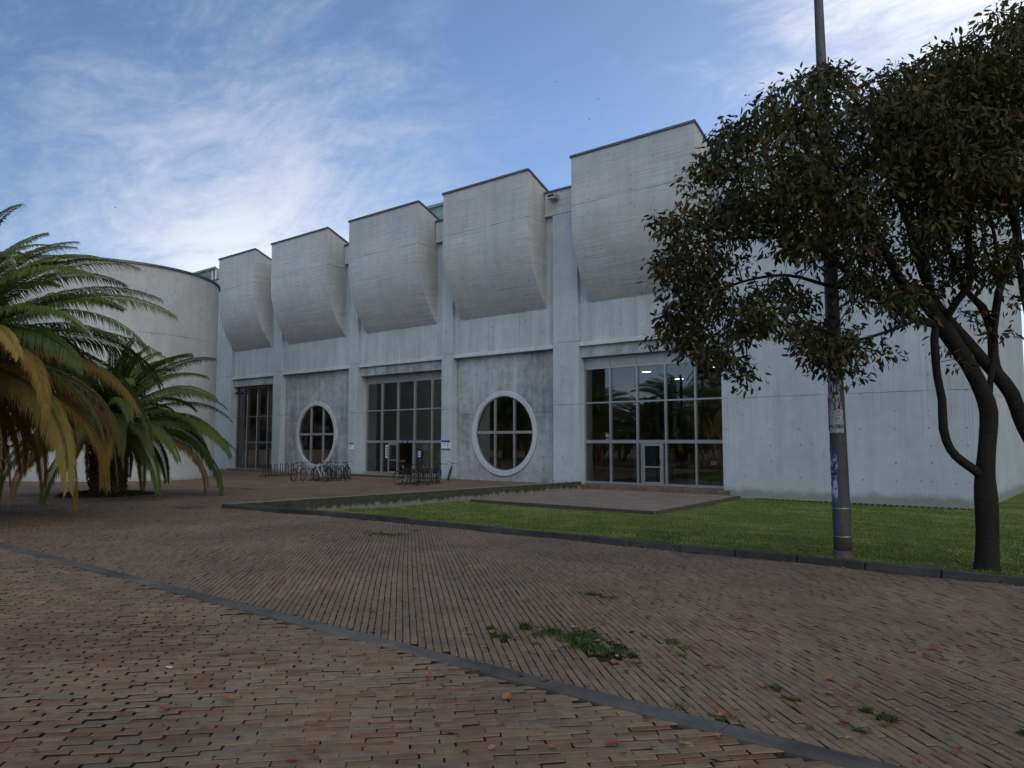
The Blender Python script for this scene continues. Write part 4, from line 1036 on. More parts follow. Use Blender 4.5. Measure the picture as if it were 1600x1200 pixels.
# ------------------------------------------------------------ broadleaf trees
class Tree:
    def __init__(s): s.P = []; s.par = []; s.rmin = []; s.cnt = []
    def add(s, p, par, r=0.0): s.P.append(np.array(p, float)); s.par.append(par); s.rmin.append(r); return len(s.P)-1
    def limb(s, pts, start=-1):
        """pts: (px,py,Z,r) -> dense nodes"""
        Q = [np.append(at(a, b, c), r) for a, b, c, r in pts]; last = start; ids = []
        if start >= 0: Q = [np.append(s.P[start], Q[0][3])]+Q
        for i in range(len(Q)-1):
            n = max(2, int(np.linalg.norm(Q[i+1][:3]-Q[i][:3])/0.16))
            p0 = Q[max(i-1, 0)]; p1 = Q[i]; p2 = Q[i+1]; p3 = Q[min(i+2, len(Q)-1)]
            for k in range(0 if (i == 0 and start < 0) else 1, n+1):
                t = k/n; c = 0.5*((2*p1)+(-p0+p2)*t+(2*p0-5*p1+4*p2-p3)*t*t+(-p0+3*p1-3*p2+p3)*t**3)
                last = s.add(c[:3], last, c[3]); ids.append(last)
        return ids
    def near(s, p):
        A = np.array(s.P); return int(np.argmin(((A-p)**2).sum(1)))
    def grow(s, targets, step=0.28, rnd=None):
        root = s.P[0]
        targets = sorted(targets, key=lambda q: min(((s.Lm-q)**2).sum(1)))
        tips = []
        for q in targets:
            A = np.array(s.P); d2 = ((A-q)**2).sum(1)
            # prefer nodes lower / nearer the limbs so that twigs sweep outwards
            j = int(np.argmin(d2)); p = s.P[j]; L = math.sqrt(d2[j]); n = max(1, int(L/step)); last = j
            bow = np.array((0, 0, 0.12*L)) + rnd.normal(0, 0.06*L, 3)
            for k in range(1, n+1):
                t = k/n; pos = p*(1-t)+q*t+bow*4*t*(1-t)*0.6+ (rnd.normal(0, 0.018, 3) if k < n else 0)
                last = s.add(pos, last)
            tips.append(last)
        return tips
    def mesh(s, name, parent, minr=0.0035):
        n = len(s.P); cnt = np.zeros(n); ch = [[] for _ in range(n)]
        for i, p in enumerate(s.par):
            if p >= 0: ch[p].append(i)
        for i in range(n-1, -1, -1):
            if not ch[i]: cnt[i] = 1
            if s.par[i] >= 0: cnt[s.par[i]] += cnt[i]
        rad = [max(s.rmin[i], min(0.0042*cnt[i]**0.47, 0.05), minr) for i in range(n)]
        b = MB(); b.smooth = True
        used = [False]*n
        def chain(i):
            path = [i]
            while ch[path[-1]]:
                nx = max(ch[path[-1]], key=lambda q: (rad[q], cnt[q]))
                path.append(nx)
            return path
        starts = [0]
        while starts:
            i = starts.pop(); pth = chain(i)
            for q in pth:
                used[q] = True
            for q in pth:
                for c in ch[q]:
                    if not used[c] and c not in pth: starts.append(c)
            pp = ([s.par[i]] if s.par[i] >= 0 else [])+pth
            if len(pp) < 2: continue
            rr = [rad[q]*(1+0.03*math.sin(q*0.9)+0.045*math.sin(q*0.37+1)) for q in pp]
            if s.par[i] >= 0: rr[0] = min(rad[pp[0]], rad[pp[1]]*1.3)
            mx = max(rr); b.tube([s.P[q] for q in pp], rr, 14 if mx > 0.05 else (7 if mx > 0.015 else 4), cap=True)
        return b.build(name, M['bark'], parent)
def leaves(centers, per, spread, size, rnd, tonebias=0.0):
    n = len(centers)*per; Cc = np.repeat(np.array(centers), per, 0)
    off = rnd.normal(0, 1, (n, 3)); off /= np.linalg.norm(off, axis=1)[:, None]; off *= (spread*rnd.random(n)**0.5)[:, None]; off[:, 2] *= 0.7
    P = Cc+off
    d = off/np.maximum(np.linalg.norm(off, axis=1), 1e-6)[:, None]*0.6 + rnd.normal(0, 0.55, (n, 3)) + np.array((0, 0, -0.75)); d /= np.linalg.norm(d, axis=1)[:, None]
    s0 = np.cross(d, rnd.normal(0, 1, (n, 3))); s0 /= np.linalg.norm(s0, axis=1)[:, None]; u = np.cross(s0, d)
    L = size*rnd.uniform(0.6, 1.25, n); w_ = L*rnd.uniform(0.15, 0.21, n)
    V = np.zeros((n, 6, 3))
    V[:, 0] = P; V[:, 5] = P+d*L[:, None]+u*(-0.10*L)[:, None]
    V[:, 1] = P+d*(L*0.35)[:, None]+s0*w_[:, None]+u*(0.08*L)[:, None]; V[:, 2] = P+d*(L*0.35)[:, None]-s0*w_[:, None]+u*(0.08*L)[:, None]
    V[:, 3] = P+d*(L*0.72)[:, None]+s0*(w_*0.75)[:, None]+u*(0.03*L)[:, None]; V[:, 4] = P+d*(L*0.72)[:, None]-s0*(w_*0.75)[:, None]+u*(0.03*L)[:, None]
    mid = (V[:, 1]+V[:, 2])/2-u*(0.05*L)[:, None]; mid2 = (V[:, 3]+V[:, 4])/2-u*(0.05*L)[:, None]
    V = np.concatenate([V, mid[:, None], mid2[:, None]], 1)       # 8 verts: midrib folded
    i0 = np.arange(n)[:, None]*8
    T3 = lambda a, b, c: np.concatenate([i0+a, i0+b, i0+c], 1)
    F = np.concatenate([T3(0, 6, 1), T3(0, 2, 6), T3(1, 6, 7), T3(1, 7, 3), T3(2, 7, 6), T3(2, 4, 7), T3(3, 7, 5), T3(4, 5, 7)])
    ct = np.repeat(rnd.normal(0, 0.12, len(centers)), per)
    tn = np.clip(rnd.beta(2, 2.6, n)*0.82+ct+tonebias, 0, 0.82); tn = np.where(rnd.random(n) < 0.05, rnd.uniform(0.84, 1, n), tn)
    return V.reshape(-1, 3), F, np.tile(tn, 8)
def inpoly(x, y, poly):
    c = False; j = len(poly)-1
    for i in range(len(poly)):
        xi, yi = poly[i]; xj, yj = poly[j]
        if (yi > y) != (yj > y) and x < (xj-xi)*(y-yi)/(yj-yi)+xi: c = not c
        j = i
    return c
def sample(poly, n, zc, zs, rnd, holes=()):
    xs = [q[0] for q in poly]; ys = [q[1] for q in poly]; out = []
    while len(out) < n:
        x = rnd.uniform(min(xs), max(xs)); y = rnd.uniform(min(ys), max(ys))
        if not inpoly(x, y, poly): continue
        k = 1.0
        for hx, hy, rx, ry, pr in holes:
            if ((x-hx)/rx)**2+((y-hy)/ry)**2 < 1: k *= pr
        if rnd.random() > k: continue
        out.append(at(x, y, zc+zs*rnd.uniform(-1, 1)))
    return out
def tree1():
    rnd = np.random.default_rng(21); t = Tree()
    Z0 = 10.55
    tr = t.limb([(1543, 915, Z0, 0.26), (1543, 902, Z0, 0.205), (1542, 882, Z0, 0.160), (1543, 830, Z0, 0.150), (1541, 780, Z0, 0.152), (1539, 745, Z0, 0.135), (1543, 690, Z0, 0.118), (1545, 645, Z0, 0.115), (1535, 612, Z0, 0.104), (1515, 572, Z0, 0.104), (1497, 545, Z0, 0.105), (1472, 508, Z0+.05, 0.115)])
    tp = tr[-1]; idx = lambda px, py: t.near(at(px, py, Z0))
    # left limb from low fork
    a = t.limb([(1505, 722, Z0-.05, 0.066), (1485, 702, Z0-.1, 0.060), (1474, 670, Z0-.15, 0.060), (1472, 625, Z0-.15, 0.055), (1464, 585, Z0-.1, 0.052), (1460, 530, Z0-.05, 0.050), (1462, 505, Z0, 0.045), (1455, 440, Z0-.3, 0.035), (1440, 370, Z0-.6, 0.03), (1430, 300, Z0-.9, 0.02)], idx(1541, 745))
    # thin inner stem
    t.limb([(1547, 600, Z0+.1, 0.040), (1552, 560, Z0+.2, 0.036), (1556, 500, Z0+.3, 0.033), (1562, 430, Z0+.3, 0.028), (1550, 350, Z0+.4, 0.024), (1530, 280, Z0+.5, 0.016)], idx(1545, 640))
    # crown limbs
    L1 = t.limb([(1440, 465, Z0-.2, 0.085), (1412, 445, Z0-.4, 0.075), (1395, 415, Z0-.6, 0.062), (1370, 370, Z0-.8, 0.05), (1340, 310, Z0-1.0, 0.04), (1300, 250, Z0-1.1, 0.03), (1265, 190, Z0-1.2, 0.02)], tp)
    L2 = t.limb([(1435, 500, Z0-.1, 0.058), (1395, 478, Z0-.3, 0.05), (1350, 447, Z0-.5, 0.045), (1295, 400, Z0-.7, 0.042), (1245, 365, Z0-.9, 0.034), (1190, 335, Z0-1.1, 0.026), (1130, 300, Z0-1.2, 0.018)], tp)
    L3 = t.limb([(1268, 378, Z0-.6, 0.03), (1235, 372, Z0-.5, 0.026), (1180, 371, Z0-.3, 0.022), (1110, 375, Z0-.2, 0.016), (1060, 385, Z0-.1, 0.012)], t.near(at(1295, 400, Z0-.7)))
    L4 = t.limb([(1345, 455, Z0+.2, 0.035), (1290, 445, Z0+.5, 0.03), (1230, 430, Z0+.8, 0.025), (1160, 440, Z0+1, 0.02), (1090, 470, Z0+1.1, 0.014)], t.near(at(1395, 478, Z0-.3)))
    L5 = t.limb([(1452, 455, Z0+.3, 0.06), (1440, 400, Z0+.6, 0.05), (1410, 330, Z0+.9, 0.04), (1390, 250, Z0+1.1, 0.03), (1370, 170, Z0+1.2, 0.018)], tp)
    L6 = t.limb([(1495, 470, Z0-.2, 0.055), (1515, 440, Z0-.3, 0.05), (1514, 380, Z0-.4, 0.045), (1513, 310, Z0-.5, 0.04), (1535, 250, Z0-.6, 0.03), (1560, 170, Z0-.7, 0.02)], tp)
    L7 = t.limb([(1480, 290, Z0-.2, 0.028), (1450, 230, Z0, 0.022), (1430, 150, Z0+.2, 0.015)], t.near(at(1513, 310, Z0-.5)))
    L8 = t.limb([(1345, 530, Z0-.9, 0.02), (1300, 520, Z0-1.1, 0.016), (1250, 500, Z0-1.3, 0.012)], t.near(at(1440, 500, Z0-.1)))
    t.Lm = np.array(t.P)[::2]
    holes = [(1165, 390, 60, 22, .12), (1120, 300, 40, 18, .2), (1250, 425, 75, 22, .15), (1330, 480, 70, 30, .15), (1420, 420, 45, 25, .25), (1200, 250, 25, 18, .35), (1480, 440, 60, 50, .2), (1150, 440, 45, 18, .4)]
    body = [(1110, 285), (1105, 250), (1128, 222), (1152, 190), (1190, 150), (1222, 132), (1262, 108), (1320, 110), (1370, 112), (1430, 100), (1480, 90), (1540, 80), (1600, 70), (1600, 330), (1530, 320), (1480, 370), (1420, 420), (1330, 430), (1280, 380), (1200, 345), (1140, 330), (1060, 320), (1070, 280)]
    low = [(1030, 350), (1070, 320), (1140, 325), (1230, 355), (1290, 400), (1350, 430), (1440, 430), (1480, 470), (1430, 500), (1360, 505), (1350, 560), (1310, 585), (1270, 570), (1240, 520), (1200, 510), (1175, 570), (1150, 600), (1110, 560), (1080, 545), (1020, 530), (1030, 500), (1045, 455), (1020, 425), (1040, 395)]
    tg = sample(body, 470, Z0-.1, 2.3, rnd, holes) + sample(low, 180, Z0-.3, 1.7, rnd, holes)
    for q in ((1130, 480), (1140, 560), (1165, 590), (1300, 575), (1330, 585), (1275, 560), (1050, 520), (1030, 415), (1035, 350), (1075, 545), (1380, 555), (1500, 560), (1100, 262)):
        tg.append(at(q[0], q[1], Z0-.6))
    tips = t.grow(tg, rnd=rnd)
    root = at(1543, 903, Z0)
    e = empty('broadleaf_tree', tuple(root), label='dark broadleaf tree with low forked trunk on the lawn edge beside the tall post', cat='tree')
    cen = [t.P[i] for i in tips]
    t.P = [p-root for p in t.P]; t.mesh('trunk', e)
    cen = [c-root for c in cen]
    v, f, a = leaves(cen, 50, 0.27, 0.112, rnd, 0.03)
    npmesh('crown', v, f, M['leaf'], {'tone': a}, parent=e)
    # upright fruit heads on the top twigs
    return e
def tree2():
    rnd = np.random.default_rng(5); t = Tree(); Z0 = 10.9
    tr = t.limb([(1700, 925, Z0, 0.17), (1690, 860, Z0, 0.14), (1665, 780, Z0, 0.12), (1625, 710, Z0, 0.11), (1600, 668, Z0, 0.10), (1581, 616, Z0, 0.098), (1559, 587, Z0, 0.096)])
    tp = tr[-1]
    t.limb([(1535, 562, Z0-.1, 0.085), (1510, 532, Z0-.2, 0.075), (1488, 505, Z0-.3, 0.06), (1470, 480, Z0-.4, 0.05), (1440, 430, Z0-.6, 0.035), (1420, 370, Z0-.8, 0.02)], tp)
    t.limb([(1552, 555, Z0+.1, 0.07), (1550, 520, Z0+.2, 0.062), (1535, 480, Z0+.2, 0.055), (1515, 460, Z0+.3, 0.045), (1490, 410, Z0+.5, 0.03), (1470, 350, Z0+.7, 0.02)], tp)
    t.limb([(1553, 510, Z0+.1, 0.055), (1560, 460, Z0+.1, 0.05), (1578, 405, Z0+.1, 0.055), (1590, 375, Z0+.1, 0.058), (1578, 322, Z0, 0.055), (1553, 288, Z0, 0.05), (1515, 265, Z0-.1, 0.035), (1470, 235, Z0-.2, 0.02)], t.near(at(1551, 525, Z0+.2)))
    t.limb([(1600, 300, Z0+.3, 0.03), (1640, 260, Z0+.4, 0.02)], t.near(at(1578, 322, Z0)))
    t.limb([(1565, 240, Z0-.3, 0.032), (1580, 160, Z0-.5, 0.025), (1575, 60, Z0-.7, 0.014)], t.near(at(1553, 288, Z0)))
    t.limb([(1620, 640, Z0+.2, 0.06), (1612, 520, Z0+.4, 0.06), (1600, 460, Z0+.3, 0.055), (1590, 395, Z0+.2, 0.05)], t.near(at(1605, 672, Z0)))
    t.Lm = np.array(t.P)[::2]
    body = [(1400, 140), (1440, 95), (1500, 68), (1540, 35), (1590, 0), (1760, -60), (1800, 200), (1720, 330), (1600, 340), (1540, 300), (1480, 330), (1420, 300)]
    low = [(1440, 330), (1540, 310), (1620, 345), (1680, 400), (1600, 420), (1540, 445), (1460, 460), (1430, 400)]
    tg = sample(body, 410, Z0-.1, 2.0, rnd, [(1590, 270, 18, 14, .2)]) + sample(low, 60, Z0+.3, 1.2, rnd)
    for q in ((1500, 490), (1530, 500), (1560, 520), (1590, 470), (1475, 540), (1540, 420)): tg.append(at(q[0], q[1], Z0-.2))
    tips = t.grow(tg, rnd=rnd); root = at(1700, 925, Z0)
    e = empty('broadleaf_tree', tuple(root), label='broadleaf tree leaning in over the right edge behind the forked one', cat='tree')
    cen = [t.P[i]-root for i in tips]; t.P = [p-root for p in t.P]; t.mesh('trunk', e)
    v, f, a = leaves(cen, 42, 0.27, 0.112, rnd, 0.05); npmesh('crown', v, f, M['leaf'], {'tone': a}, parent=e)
    return e
T1 = tree1(); T2 = tree2()
# trees on the far side of the plaza, behind the camera (they darken the mirror image in the glass)
k = 0
for (x, y, s) in ((-200, -40, 1.9), (-184, -36, 1.8), (-168, -39, 1.9), (-152, -35, 1.7), (-138, -38, 1.8), (-124, -35, 1.7), (-110, -36, 1.5), (-97, -33, 1.3), (-84, -38, 1.1), (-72, -35, 0.72), (-60, -34, 0.66), (-49, -38, 0.75), (-38, -36, 0.7), (-27, -40, 0.9), (-15, -37, 1.25), (-4, -42, 1.5), (8, -36, 1.3), (20, -40, 1.4)):
    c = copy_tree(T1); c.location = (x, y, 0); c.scale = (s, s, s); c.rotation_euler.z = k*1.7
    c['label'] = 'dark tree of the row across the plaza, %s from its left end' % ('first second third fourth fifth sixth seventh eighth ninth tenth eleventh twelfth thirteenth fourteenth fifteenth sixteenth seventeenth eighteenth nineteenth'.split()[k]); c['group'] = 'trees in a row across the plaza'; k += 1

# ------------------------------------------------------------ lamp post
def lamp_post():
    P = at(1318, 873, 11.62); P[2] = -0.16; Pt = np.array((P[0]-0.12, P[1]-0.02, P[2]+11.0))
    e = empty('lamp_post', tuple(P), label='tall tapering metal post with torn posters and blue graffiti in front of the lawn', cat='post')
    t = NT('grey_painted_post'); p = t.obj()
    c = t.mix(t.rng(t.noise(t.map(p, (3, 3, 0.8)), 2.0, 6, 0.7), 0.4, 0.65), (0.060, 0.066, 0.072), (0.055, 0.036, 0.030))
    t.col(t.scale(c, t.rng(t.noise(p, 20, 4, 0.6), 0.2, 0.8, 0.8, 1.2))); mp_ = t.set(0.6, 0.1, 0.4)
    dx, dy = Pt[0]-P[0], Pt[1]-P[1]
    def ctr(z): return (dx*z/11, dy*z/11, z)
    def rad(z): return 0.137*(1-z/11)+0.055*(z/11)
    b = MB(); b.smooth = True; zz = [0, 0.4, 1, 2, 3, 4, 5, 6, 7, 8, 9, 10, 11]; b.tube([ctr(z) for z in zz], [rad(z) for z in zz], 24); b.build('pole', mp_, e)
    b = MB(); b.tube([ctr(-0.05), ctr(0.05), ctr(0.14)], [0.172, 0.165, 0.138], 24); b.build('base', mp_, e)
    for z, m_, h in ((0.35, 'steel', .014), (0.78, 'steel', .014), (3.30, 'black', .02), (3.62, 'black', .02), (7.05, 'steel', .02)):
        b = MB(); b.tube([ctr(z), ctr(z+h)], rad(z)+0.005, 24); b.build('strap', M[m_], e)
    va = math.atan2(-P[1], -P[0])       # direction of the viewer
    def patch(a0, a1, z0, z1, off, rag=0.0, na=10, nz=10, keep=None):
        b = MB(); vs = []; fs = []
        for j in range(nz+1):
            for i in range(na+1):
                a = va+a0+(a1-a0)*i/na; z = z0+(z1-z0)*j/nz
                if rag and (i in (0, na) or j in (0, nz)): a += random.uniform(-rag, rag)*0.5; z += random.uniform(-rag, rag)*0.15
                r = rad(z)+off; c_ = ctr(z); vs.append((c_[0]+r*math.cos(a), c_[1]+r*math.sin(a), z))
        for j in range(nz):
            for i in range(na):
                if keep and not keep(i, j): continue
                fs.append((j*(na+1)+i, j*(na+1)+i+1, (j+1)*(na+1)+i+1, (j+1)*(na+1)+i))
        b.add(vs, fs); return b
    random.seed(4)
    t = NT('weathered_poster'); p = t.obj(); n = t.noise(t.map(p, (30, 30, 60)), 1.0, 4, 0.7)
    t.col(t.mix(t.rng(n, 0.52, 0.6), (0.42, 0.44, 0.46), (0.16, 0.17, 0.19))); pm = t.set(0.8)
    # angles: positive = towards picture left when seen from the camera? set by rotation sense
    patch(-1.1, 0.75, 1.95, 2.30, 0.003, 0.05).build('poster', pm, e, label='torn white poster with black lettering')
    patch(-1.25, 0.6, 2.26, 3.02, 0.004, 0.25, 12, 14, keep=lambda i, j: random.random() < 0.72 - 0.03*j*(i > 5)).build('paper_scraps', pm, e, label='ragged remains of white paper')
    tl = patch(-1.4, -0.25, 0.85, 1.72, 0.003, 0.2)
    t = NT('white_overspray'); p = t.obj(); tr = t.N.new('ShaderNodeBsdfTransparent'); mx = t.N.new('ShaderNodeMixShader')
    t.col((0.38, 0.46, 0.60)); t.set(0.7)
    z_ = t.xyz(p)[2]; mk = t.m('MULTIPLY', t.rng(t.noise(p, 9, 4, 0.7), 0.35, 0.62), t.m('MULTIPLY', t.rng(z_, 0.85, 1.0), t.rng(z_, 1.72, 1.5)))
    t.L.new(mk, mx.inputs[0]); t.L.new(tr.outputs[0], mx.inputs[1]); t.L.new(t.b.outputs[0], mx.inputs[2]); t.L.new(mx.outputs[0], t.out.inputs[0])
    tl.build('overspray', t.mat, e)
    def stroke(b, pts, w_=0.018):
        q = []
        for a, z in pts:
            r = rad(z)+0.0055; c_ = ctr(z); aa = va+a; q.append((c_[0]+r*math.cos(aa), c_[1]+r*math.sin(aa), z))
        b.tube(q, w_*0.35, 5)
        for off in (-0.012, 0.012): b.tube([(x, y, z+off) for x, y, z in q], w_*0.3, 4)
    b = MB()
    S_ = [[(-1.3, 1.68), (-0.9, 1.70), (-0.6, 1.62), (-0.9, 1.52), (-0.55, 1.46), (-0.9, 1.38), (-1.3, 1.40)], [(-1.25, 1.32), (-0.8, 1.30), (-1.0, 1.16), (-1.3, 1.18)], [(-1.0, 0.98), (-0.7, 0.90), (-0.6, 0.80), (-0.75, 0.74)], [(-0.5, 0.62), (-0.7, 0.55), (-0.3, 0.42)], [(-1.3, 2.0), (-1.25, 2.2), (-1.3, 2.5)]]
    for q in S_:
        d = []
        for (a0, z0), (a1, z1) in zip(q[:-1], q[1:]): d += [(a0+(a1-a0)*k/5, z0+(z1-z0)*k/5) for k in range(5)]
        stroke(b, d+[q[-1]])
    b.build('graffiti', M['blueink'], e)
    # lettering on the poster
    for s, z in (('A 780', 2.02),):
        a = -0.15; r = rad(z)+0.012; c_ = ctr(z)
        o = txt(s, 0.085, M['black'], e, (c_[0]+r*math.cos(va+a), c_[1]+r*math.sin(va+a), z), va+a+math.pi/2, 'lettering')
    # dark stencil marks higher up
    b = MB()
    for k, z in enumerate((3.75, 3.92, 4.08)):
        stroke(b, [(-0.6, z), (-0.3, z+0.05), (0.0, z), (-0.2, z-0.03)])
    b.build('dark_marks', M['black'], e)
    # dome camera
    zc = 6.7; c_ = ctr(zc); rt_ = -RT
    s = empty('security_camera', (P[0]+c_[0]-RT[0]*0.26, P[1]+c_[1]-RT[1]*0.26, P[2]+zc), label='grey dome security camera hanging from the post high among the leaves', cat='security camera')
    b = MB(); b.smooth = True; b.lathe([(0.03, 0.26), (0.05, 0.2), (0.11, 0.12), (0.135, 0.02), (0.135, -0.06)], n=20); b.build('housing', M['spandrel'], s)
    b = MB(); b.smooth = True; b.lathe([(0.11, -0.062), (0.105, -0.12), (0.07, -0.18), (0.02, -0.205)], n=20); b.build('dome', M['black'], s)
    b = MB(); b.tube([(0, 0, 0.24), (0, 0, 0.33), (RT[0]*0.08, RT[1]*0.08, 0.38), (RT[0]*0.2, RT[1]*0.2, 0.38)], 0.022, 8); b.build('arm', M['spandrel'], s)
lamp_post()

# ------------------------------------------------------------ bicycle racks and bicycles
M['rimgrey'] = simple('dull_grey_rim', (0.10, 0.10, 0.105), 0.45, 0.5, 0.1, 10)
def rack(loc, L, n, lab):
    e = empty('bicycle_rack', loc, R(90), label=lab, cat='bicycle rack', group='black bicycle racks before the building')
    h = 0.74
    b = MB(); b.tube([(0, -0.16, 0.10), (L, -0.16, 0.10)], 0.025, 8); b.tube([(0, 0.16, 0.10), (L, 0.16, 0.10)], 0.025, 8); b.build('base_rail', M['black'], e)
    for x in (0.02, L-0.02):
        b = MB(); b.tube([(x, -0.25, 0.02), (x, -0.18, 0.10), (x, 0.18, 0.10), (x, 0.25, 0.02)], 0.025, 8); b.build('foot', M['black'], e)
    for k in range(n):
        x = 0.08+(L-0.3)*k/(n-1); w_ = 0.16
        for dx in (0,):
            pts = [(x, 0, 0.10), (x, 0, h-0.08)]+[(x+w_/2-w_/2*math.cos(math.pi*q/6), 0, h-0.08+0.08*math.sin(math.pi*q/6)) for q in range(1, 6)]+[(x+w_, 0, h-0.08), (x+w_, 0, 0.10)]
            b = MB(); b.tube(pts, 0.026, 6); b.build('hoop', M['black'], e)
    return e
rack((-38.35, 24.2, gz(24)), 2.15, 6, 'empty black bicycle rack before the left pier, the leftmost rack')
rack((-32.75, 23.6, gz(24)), 2.3, 8, 'black bicycle rack filled with bicycles below the farther round window')
rack((-26.2, 23.75, gz(24)), 2.3, 8, 'black bicycle rack with bicycles beside the entrance, the rightmost rack')
def bicycle(loc, rz, lean, frame_m, lab, group=None, basket=False):
    e = empty('bicycle', loc, rz, label=lab, cat='bicycle', group=group)
    e.rotation_euler = (lean, 0, rz)
    wr = 0.335; xw = 0.52
    for s in (-1, 1):
        wbm = MB(); wbm.torus((s*xw, 0, wr), wr-0.02, 0.026, 'Y', 28, 6); tyre = wbm.build('tyre', M['rubber']) 
        r = MB(); r.torus((s*xw, 0, wr), wr-0.045, 0.010, 'Y', 28, 4)
        for k in range(14): a = 2*math.pi*k/14; r.tube([(s*xw+0.02*math.cos(a+.5), 0, wr+0.02*math.sin(a+.5)), (s*xw+(wr-.05)*math.cos(a), 0, wr+(wr-.05)*math.sin(a))], 0.003, 3)
        r.tube([(s*xw, -0.05, wr), (s*xw, 0.05, wr)], 0.02, 8)
        wheel = r.build('wheel', M['rimgrey'], e); tyre.parent = wheel
    bbx = (-0.08, 0, 0.29); seat_t = (-0.22, 0, 0.80); head_t = (0.30, 0, 0.84); head_b = (0.34, 0, 0.70); rear = (-xw, 0, wr)
    f = MB(); f.tube([bbx, seat_t], 0.016, 8); f.tube([seat_t, (head_t[0], 0, 0.80)], 0.018, 8); f.tube([bbx, head_b], 0.020, 8); f.tube([head_b, head_t], 0.022, 8)
    for y in (-0.05, 0.05): f.tube([bbx, (rear[0], y, rear[2])], 0.010, 6); f.tube([(-0.2, 0, 0.74), (rear[0], y, rear[2])], 0.009, 6)
    f.build('frame', frame_m, e)
    f = MB()
    for y in (-0.055, 0.055): f.tube([(0.335, y*0.6, 0.70), (0.37, y, 0.60), (xw, y, wr)], 0.012, 6)
    f.build('fork', frame_m, e)
    f = MB(); f.tube([(0.30, 0, 0.84), (0.285, 0, 0.93), (0.34, 0, 0.95)], 0.013, 6); f.tube([(0.26, -0.32, 0.97), (0.32, -0.15, 0.95), (0.34, 0, 0.95), (0.32, 0.15, 0.95), (0.26, 0.32, 0.97)], 0.012, 6)
    f.build('handlebar', M['black'], e)
    f = MB(); f.smooth = True
    vs = []; 
    for i, (x, w_, z) in enumerate([(-0.38, 0.075, 0.93), (-0.30, 0.085, 0.935), (-0.20, 0.045, 0.925), (-0.10, 0.02, 0.92)]):
        vs += [(x, -w_, z-0.02), (x, -w_*0.6, z+0.015), (x, w_*0.6, z+0.015), (x, w_, z-0.02)]
    fs = [(i*4+j, i*4+j+1, i*4+j+5, i*4+j+4) for i in range(3) for j in range(3)]+[(0, 3, 2, 1), (12, 13, 14, 15)]+[(i*4, i*4+4, i*4+7, i*4+3) for i in range(3)]
    f.add(vs, fs); f.build('saddle', M['black'], e)
    f = MB(); f.tube([(-0.22, 0, 0.78), (-0.25, 0, 0.925)], 0.012, 6); f.build('seat_post', M['steel'], e)
    f = MB(); f.torus((bbx[0], -0.06, bbx[2]), 0.085, 0.008, 'Y', 18, 4); f.tube([(bbx[0], -0.07, bbx[2]), (bbx[0]+0.1, -0.08, bbx[2]-0.13)], 0.01, 5); f.tube([(bbx[0], 0.07, bbx[2]), (bbx[0]-0.1, 0.08, bbx[2]+0.13)], 0.01, 5)
    f.box(bbx[0]+0.06, bbx[0]+0.14, -0.15, -0.07, bbx[2]-0.14, bbx[2]-0.12); f.box(bbx[0]-0.14, bbx[0]-0.06, 0.07, 0.15, bbx[2]+0.12, bbx[2]+0.14)
    f.build('crank', M['steel'], e)
    return e
M['fr_white'] = simple('pale_grey_bicycle_paint', (0.45, 0.47, 0.5), 0.35, 0.1, 0.05, 5); M['fr_blue'] = simple('blue_bicycle_paint', (0.03, 0.06, 0.18), 0.35, 0.2, 0.05, 5)
M['fr_red'] = simple('red_bicycle_paint', (0.10, 0.015, 0.015), 0.35, 0.1, 0.05, 5)
bz = gz(24)
grp = 'bicycles parked in the racks'
bicycle((-33.35, 23.15, bz), R(118), 0.05, M['fr_red'], 'bicycle at the left end of the middle rack, nearest the round window centre', grp)
bicycle((-32.0, 23.55, bz), R(170), -0.06, M['fr_white'], 'pale grey bicycle standing crosswise at the front of the middle rack', grp)
bicycle((-32.9, 24.35, bz), R(8), 0.05, M['black'], 'black bicycle third from the left in the middle rack', grp)
bicycle((-32.7, 24.85, bz), R(175), 0.04, M['fr_blue'], 'dark blue bicycle fourth from the left in the middle rack', grp)
bicycle((-32.4, 25.6, bz), R(130), -0.12, M['black'], 'black bicycle leaning outwards at the right end of the middle rack', grp)
bicycle((-26.4, 24.3, bz), R(5), 0.04, M['black'], 'black bicycle at the left of the rack beside the entrance', grp)
bicycle((-26.2, 25.0, bz), R(172), -0.04, M['black'], 'black bicycle in the middle of the rack beside the entrance', grp)
bicycle((-26.25, 26.2, bz), R(128), 0.10, M['fr_blue'], 'blue bicycle slanting at the right end of the rack beside the entrance', grp)
bicycle((-28.1, 28.75, bz), R(-44), R(-16), M['black'], 'black bicycle leaning against the pier below the violet sign')

